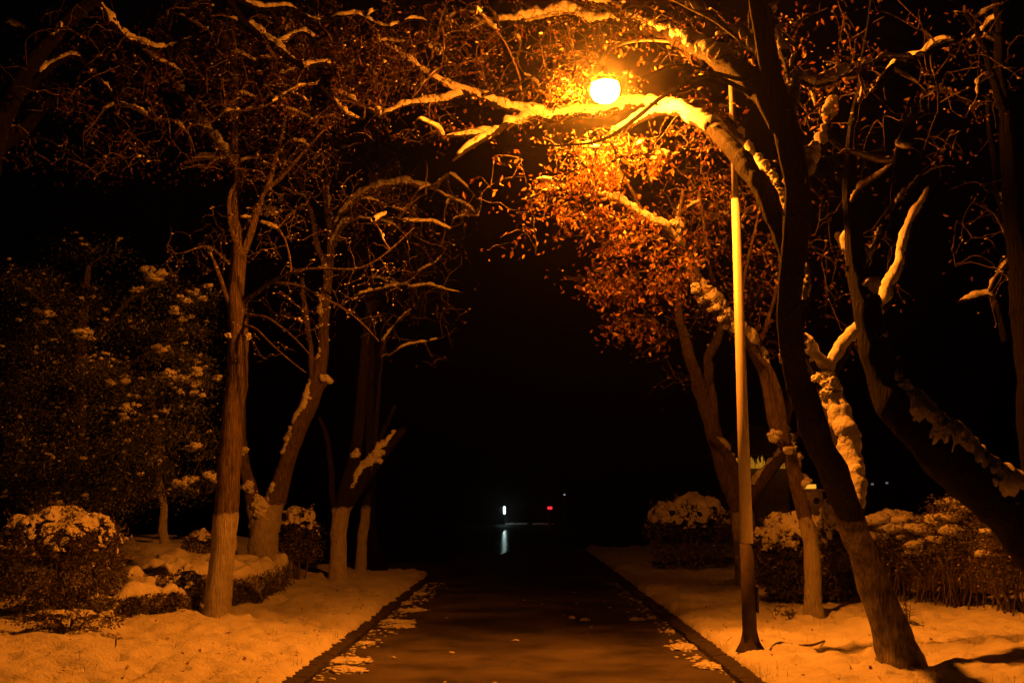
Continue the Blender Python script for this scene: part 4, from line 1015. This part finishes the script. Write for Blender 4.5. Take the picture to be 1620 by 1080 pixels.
# loose snow on the path
rnd = random.Random(600)
SP = [(625, 985, .32, .14), (575, 1020, .13, .08), (552, 1047, .30, .10), (540, 1062, .25, .08), (632, 992, .28, .1), (660, 940, .22, .08), (655, 966, .24, .09), (640, 955, .10, .06), (1085, 1024, .20, .13), (1122, 1055, .17, .1), (1020, 953, .14, .07), (1008, 980, .12, .06), (1030, 978, .08, .05), (905, 978, .05, .04), (925, 981, .08, .04), (1060, 1000, .07, .05)]
for i, (px, py, w_, h_) in enumerate(SP):
    p = G(px, py, 0); m = MB()
    for e in range(7):
        m.blob((p.x + rnd.uniform(-.5, .5) * w_, p.y + rnd.uniform(-.7, .7) * h_ * 1.5, .005), w_ * rnd.uniform(.3, .6), h_ * rnd.uniform(.8, 1.7), rnd.uniform(.018, .034), 3, .55, 2.4, rnd.uniform(0, 90))
    o = m.build('snow_clump', M_SNOW); rebase(o)
    where = 'left' if px < 800 else 'right'
    L = {0: 'largest flat clump of snow lying on the path by the left kerb', 1: 'small round snow clump on the path near the left kerb, between two long ones', 2: 'long snow streak on the path by the left kerb, second from the bottom', 3: 'lowest snow streak on the path by the left kerb at the bottom of the picture', 4: 'flat snow patch joined to the front of the largest clump by the left kerb', 5: 'farthest thin snow patch on the path by the left kerb', 6: 'thin snow patch on the path just beyond the largest left clump', 7: 'smallest snow lump on the path beside the left kerb', 8: 'biggest round snow clump on the path beside the right kerb near the lamp post foot', 9: 'nearest snow clump by the right kerb at the bottom of the picture', 10: 'farthest snow clump on the path beside the right kerb', 11: 'low snow crumb on the path in front of the farthest right clump', 12: 'tiny snow crumb tucked against the right kerb', 13: 'tiny left crumb of a pair of snow crumbs in the middle right of the path', 14: 'right crumb of a pair of snow crumbs in the middle right of the path', 15: 'small snow crumb by the right kerb, just beyond the biggest round clump'}[i]
    tag(o, L, 'snow clump', 'snow clumps fallen on the path')

# sticks and a seedling on the snow
def stick(label, pxs, r):
    pts = []
    for px, py in pxs:
        p = G(px, py, .2); pts.append((Vector((p.x, p.y, lawn_z(p.x, p.y) + r * .8)), r))
    a, b_ = cr(pts, .05); m = MB(); m.tube(a, b_, 6, .2, 20); o = m.build('fallen_stick', M_BARK); rebase(o); tag(o, label, 'stick', 'sticks fallen on the snow')
stick('longer dark stick on the snow between the slender tree and the big leaning trunk', [(1264, 1012), (1285, 1009), (1304, 1006)], .013)
stick('shorter dark stick on the snow just right of the lamp post foot', [(1218, 1022), (1228, 1018), (1239, 1014)], .009)

def seedling(label, px, py, n, h, seed):
    rnd = random.Random(seed); p = G(px, py, .2); b = Vector((p.x, p.y, lawn_z(p.x, p.y)))
    t = thing('seedling', label, 'seedling', tuple(b)); st = MB(); lf = MB()
    for k in range(n):
        d = Vector((rnd.gauss(0, .5), rnd.gauss(0, .5), 1)).normalized(); L = h * rnd.uniform(.6, 1.1)
        st.tube([b - Vector((0, 0, .03)), b + d * L * .6, b + d * L], [.005, .004, .002], 4)
        for e in range(5):
            lf.leaf(b + d * L * rnd.uniform(.4, 1), .07, Vector((rnd.gauss(0, 1), rnd.gauss(0, 1), .3)), Vector((0, 0, 1)), .4)
    st.build('stems', M_TWIG, t); lf.build('leaves', M_BUSH, t, False)
seedling('little leafy seedling standing in the snow between the lamp post and the slender tree', 1226, 968, 5, .2, 1)
seedling('flat spray of dark leaves on the snow at the foot of the dome shrub', 1250, 974, 7, .12, 2)
seedling('bushy seedling at the right foot of the big leaning trunk', 1437, 985, 9, .28, 3)
seedling('single thin seedling in the snow in front of the large round shrub', 182, 1030, 2, .18, 4)

# ------------------------------------------------------------------ litter too fine to count
rnd = random.Random(801); m = MB()
for _ in range(520):
    sg = rnd.choice((-1, 1)); x = sg * (PW + .2 + abs(rnd.gauss(0, 1.6))); y = rnd.uniform(9, 22)
    if rnd.random() < .1: x = rnd.uniform(-PW, PW); z = .008
    else: z = lawn_z(x, y) + .006
    m.leaf(Vector((x, y, z)), rnd.uniform(.025, .06), Vector((rnd.gauss(0, 1), rnd.gauss(0, 1), rnd.gauss(.1, .25))), Vector((rnd.gauss(0, .3), rnd.gauss(0, .3), 1)), .55)
o = m.build('fallen_leaves', M_DRY, None, False); o['kind'] = 'stuff'
m = MB()
for _ in range(420):
    sg = rnd.choice((-1, -1, 1)); x = sg * (PW - abs(rnd.gauss(0, .16)) - .02) if rnd.random() < .93 else rnd.uniform(-PW, PW); y = 8.5 + 15 * rnd.random()
    s_ = rnd.uniform(.006, .022) * (1.4 if rnd.random() < .1 else 1)
    m.blob((x, y, .004), s_ * rnd.uniform(.8, 2), s_ * rnd.uniform(.8, 2), s_ * .5, 1, .6, 2, rnd.uniform(0, 9))
o = m.build('snow_crumbs', M_SNOW, None); o['kind'] = 'stuff'

# ------------------------------------------------------------------ thin haze volume, added to make a halo round the lamp
HAZE = 0.0010
m = MB(); m.box((0, 230, 30), 560, 600, 62.2); o = m.build('haze', bpy.data.materials.new('halo_haze'), None, False); o['kind'] = 'stuff'
hm = o.data.materials[0]; hm.use_nodes = True; nt = hm.node_tree; nt.nodes.clear()
pv = nt.nodes.new('ShaderNodeVolumePrincipled'); pv.inputs['Density'].default_value = HAZE; pv.inputs['Color'].default_value = (.9, .9, .9, 1); pv.inputs['Anisotropy'].default_value = .965
mo = nt.nodes.new('ShaderNodeOutputMaterial'); nt.links.new(pv.outputs[0], mo.inputs['Volume'])

m = MB()
for _ in range(2600):
    sg = rnd.choice((-1, 1)); c0 = rnd.random()
    x = sg * (PW + .12 + abs(rnd.gauss(0, .10 if c0 < .4 else 1.8))); y = 8.6 + 15 * rnd.random()
    if noise.noise(Vector((x * 1.4, y * 1.4, 31))) < .12: continue
    z = lawn_z(x, y) if abs(x) > PW + .3 else .10
    h = rnd.uniform(.03, .10); a = rnd.uniform(0, 6.28); l = rnd.uniform(0, .05)
    w_ = .0025; dx, dy = math.cos(a), math.sin(a)
    m.add([Vector((x - dy * w_, y + dx * w_, z - .01)), Vector((x + dy * w_, y - dx * w_, z - .01)), Vector((x + dx * l, y + dy * l, z + h))], [(0, 1, 2)])
o = m.build('dead_grass', M_BUSH, None, False); o['kind'] = 'stuff'

for o in bpy.data.objects:
    if '_base' in o: del o['_base']
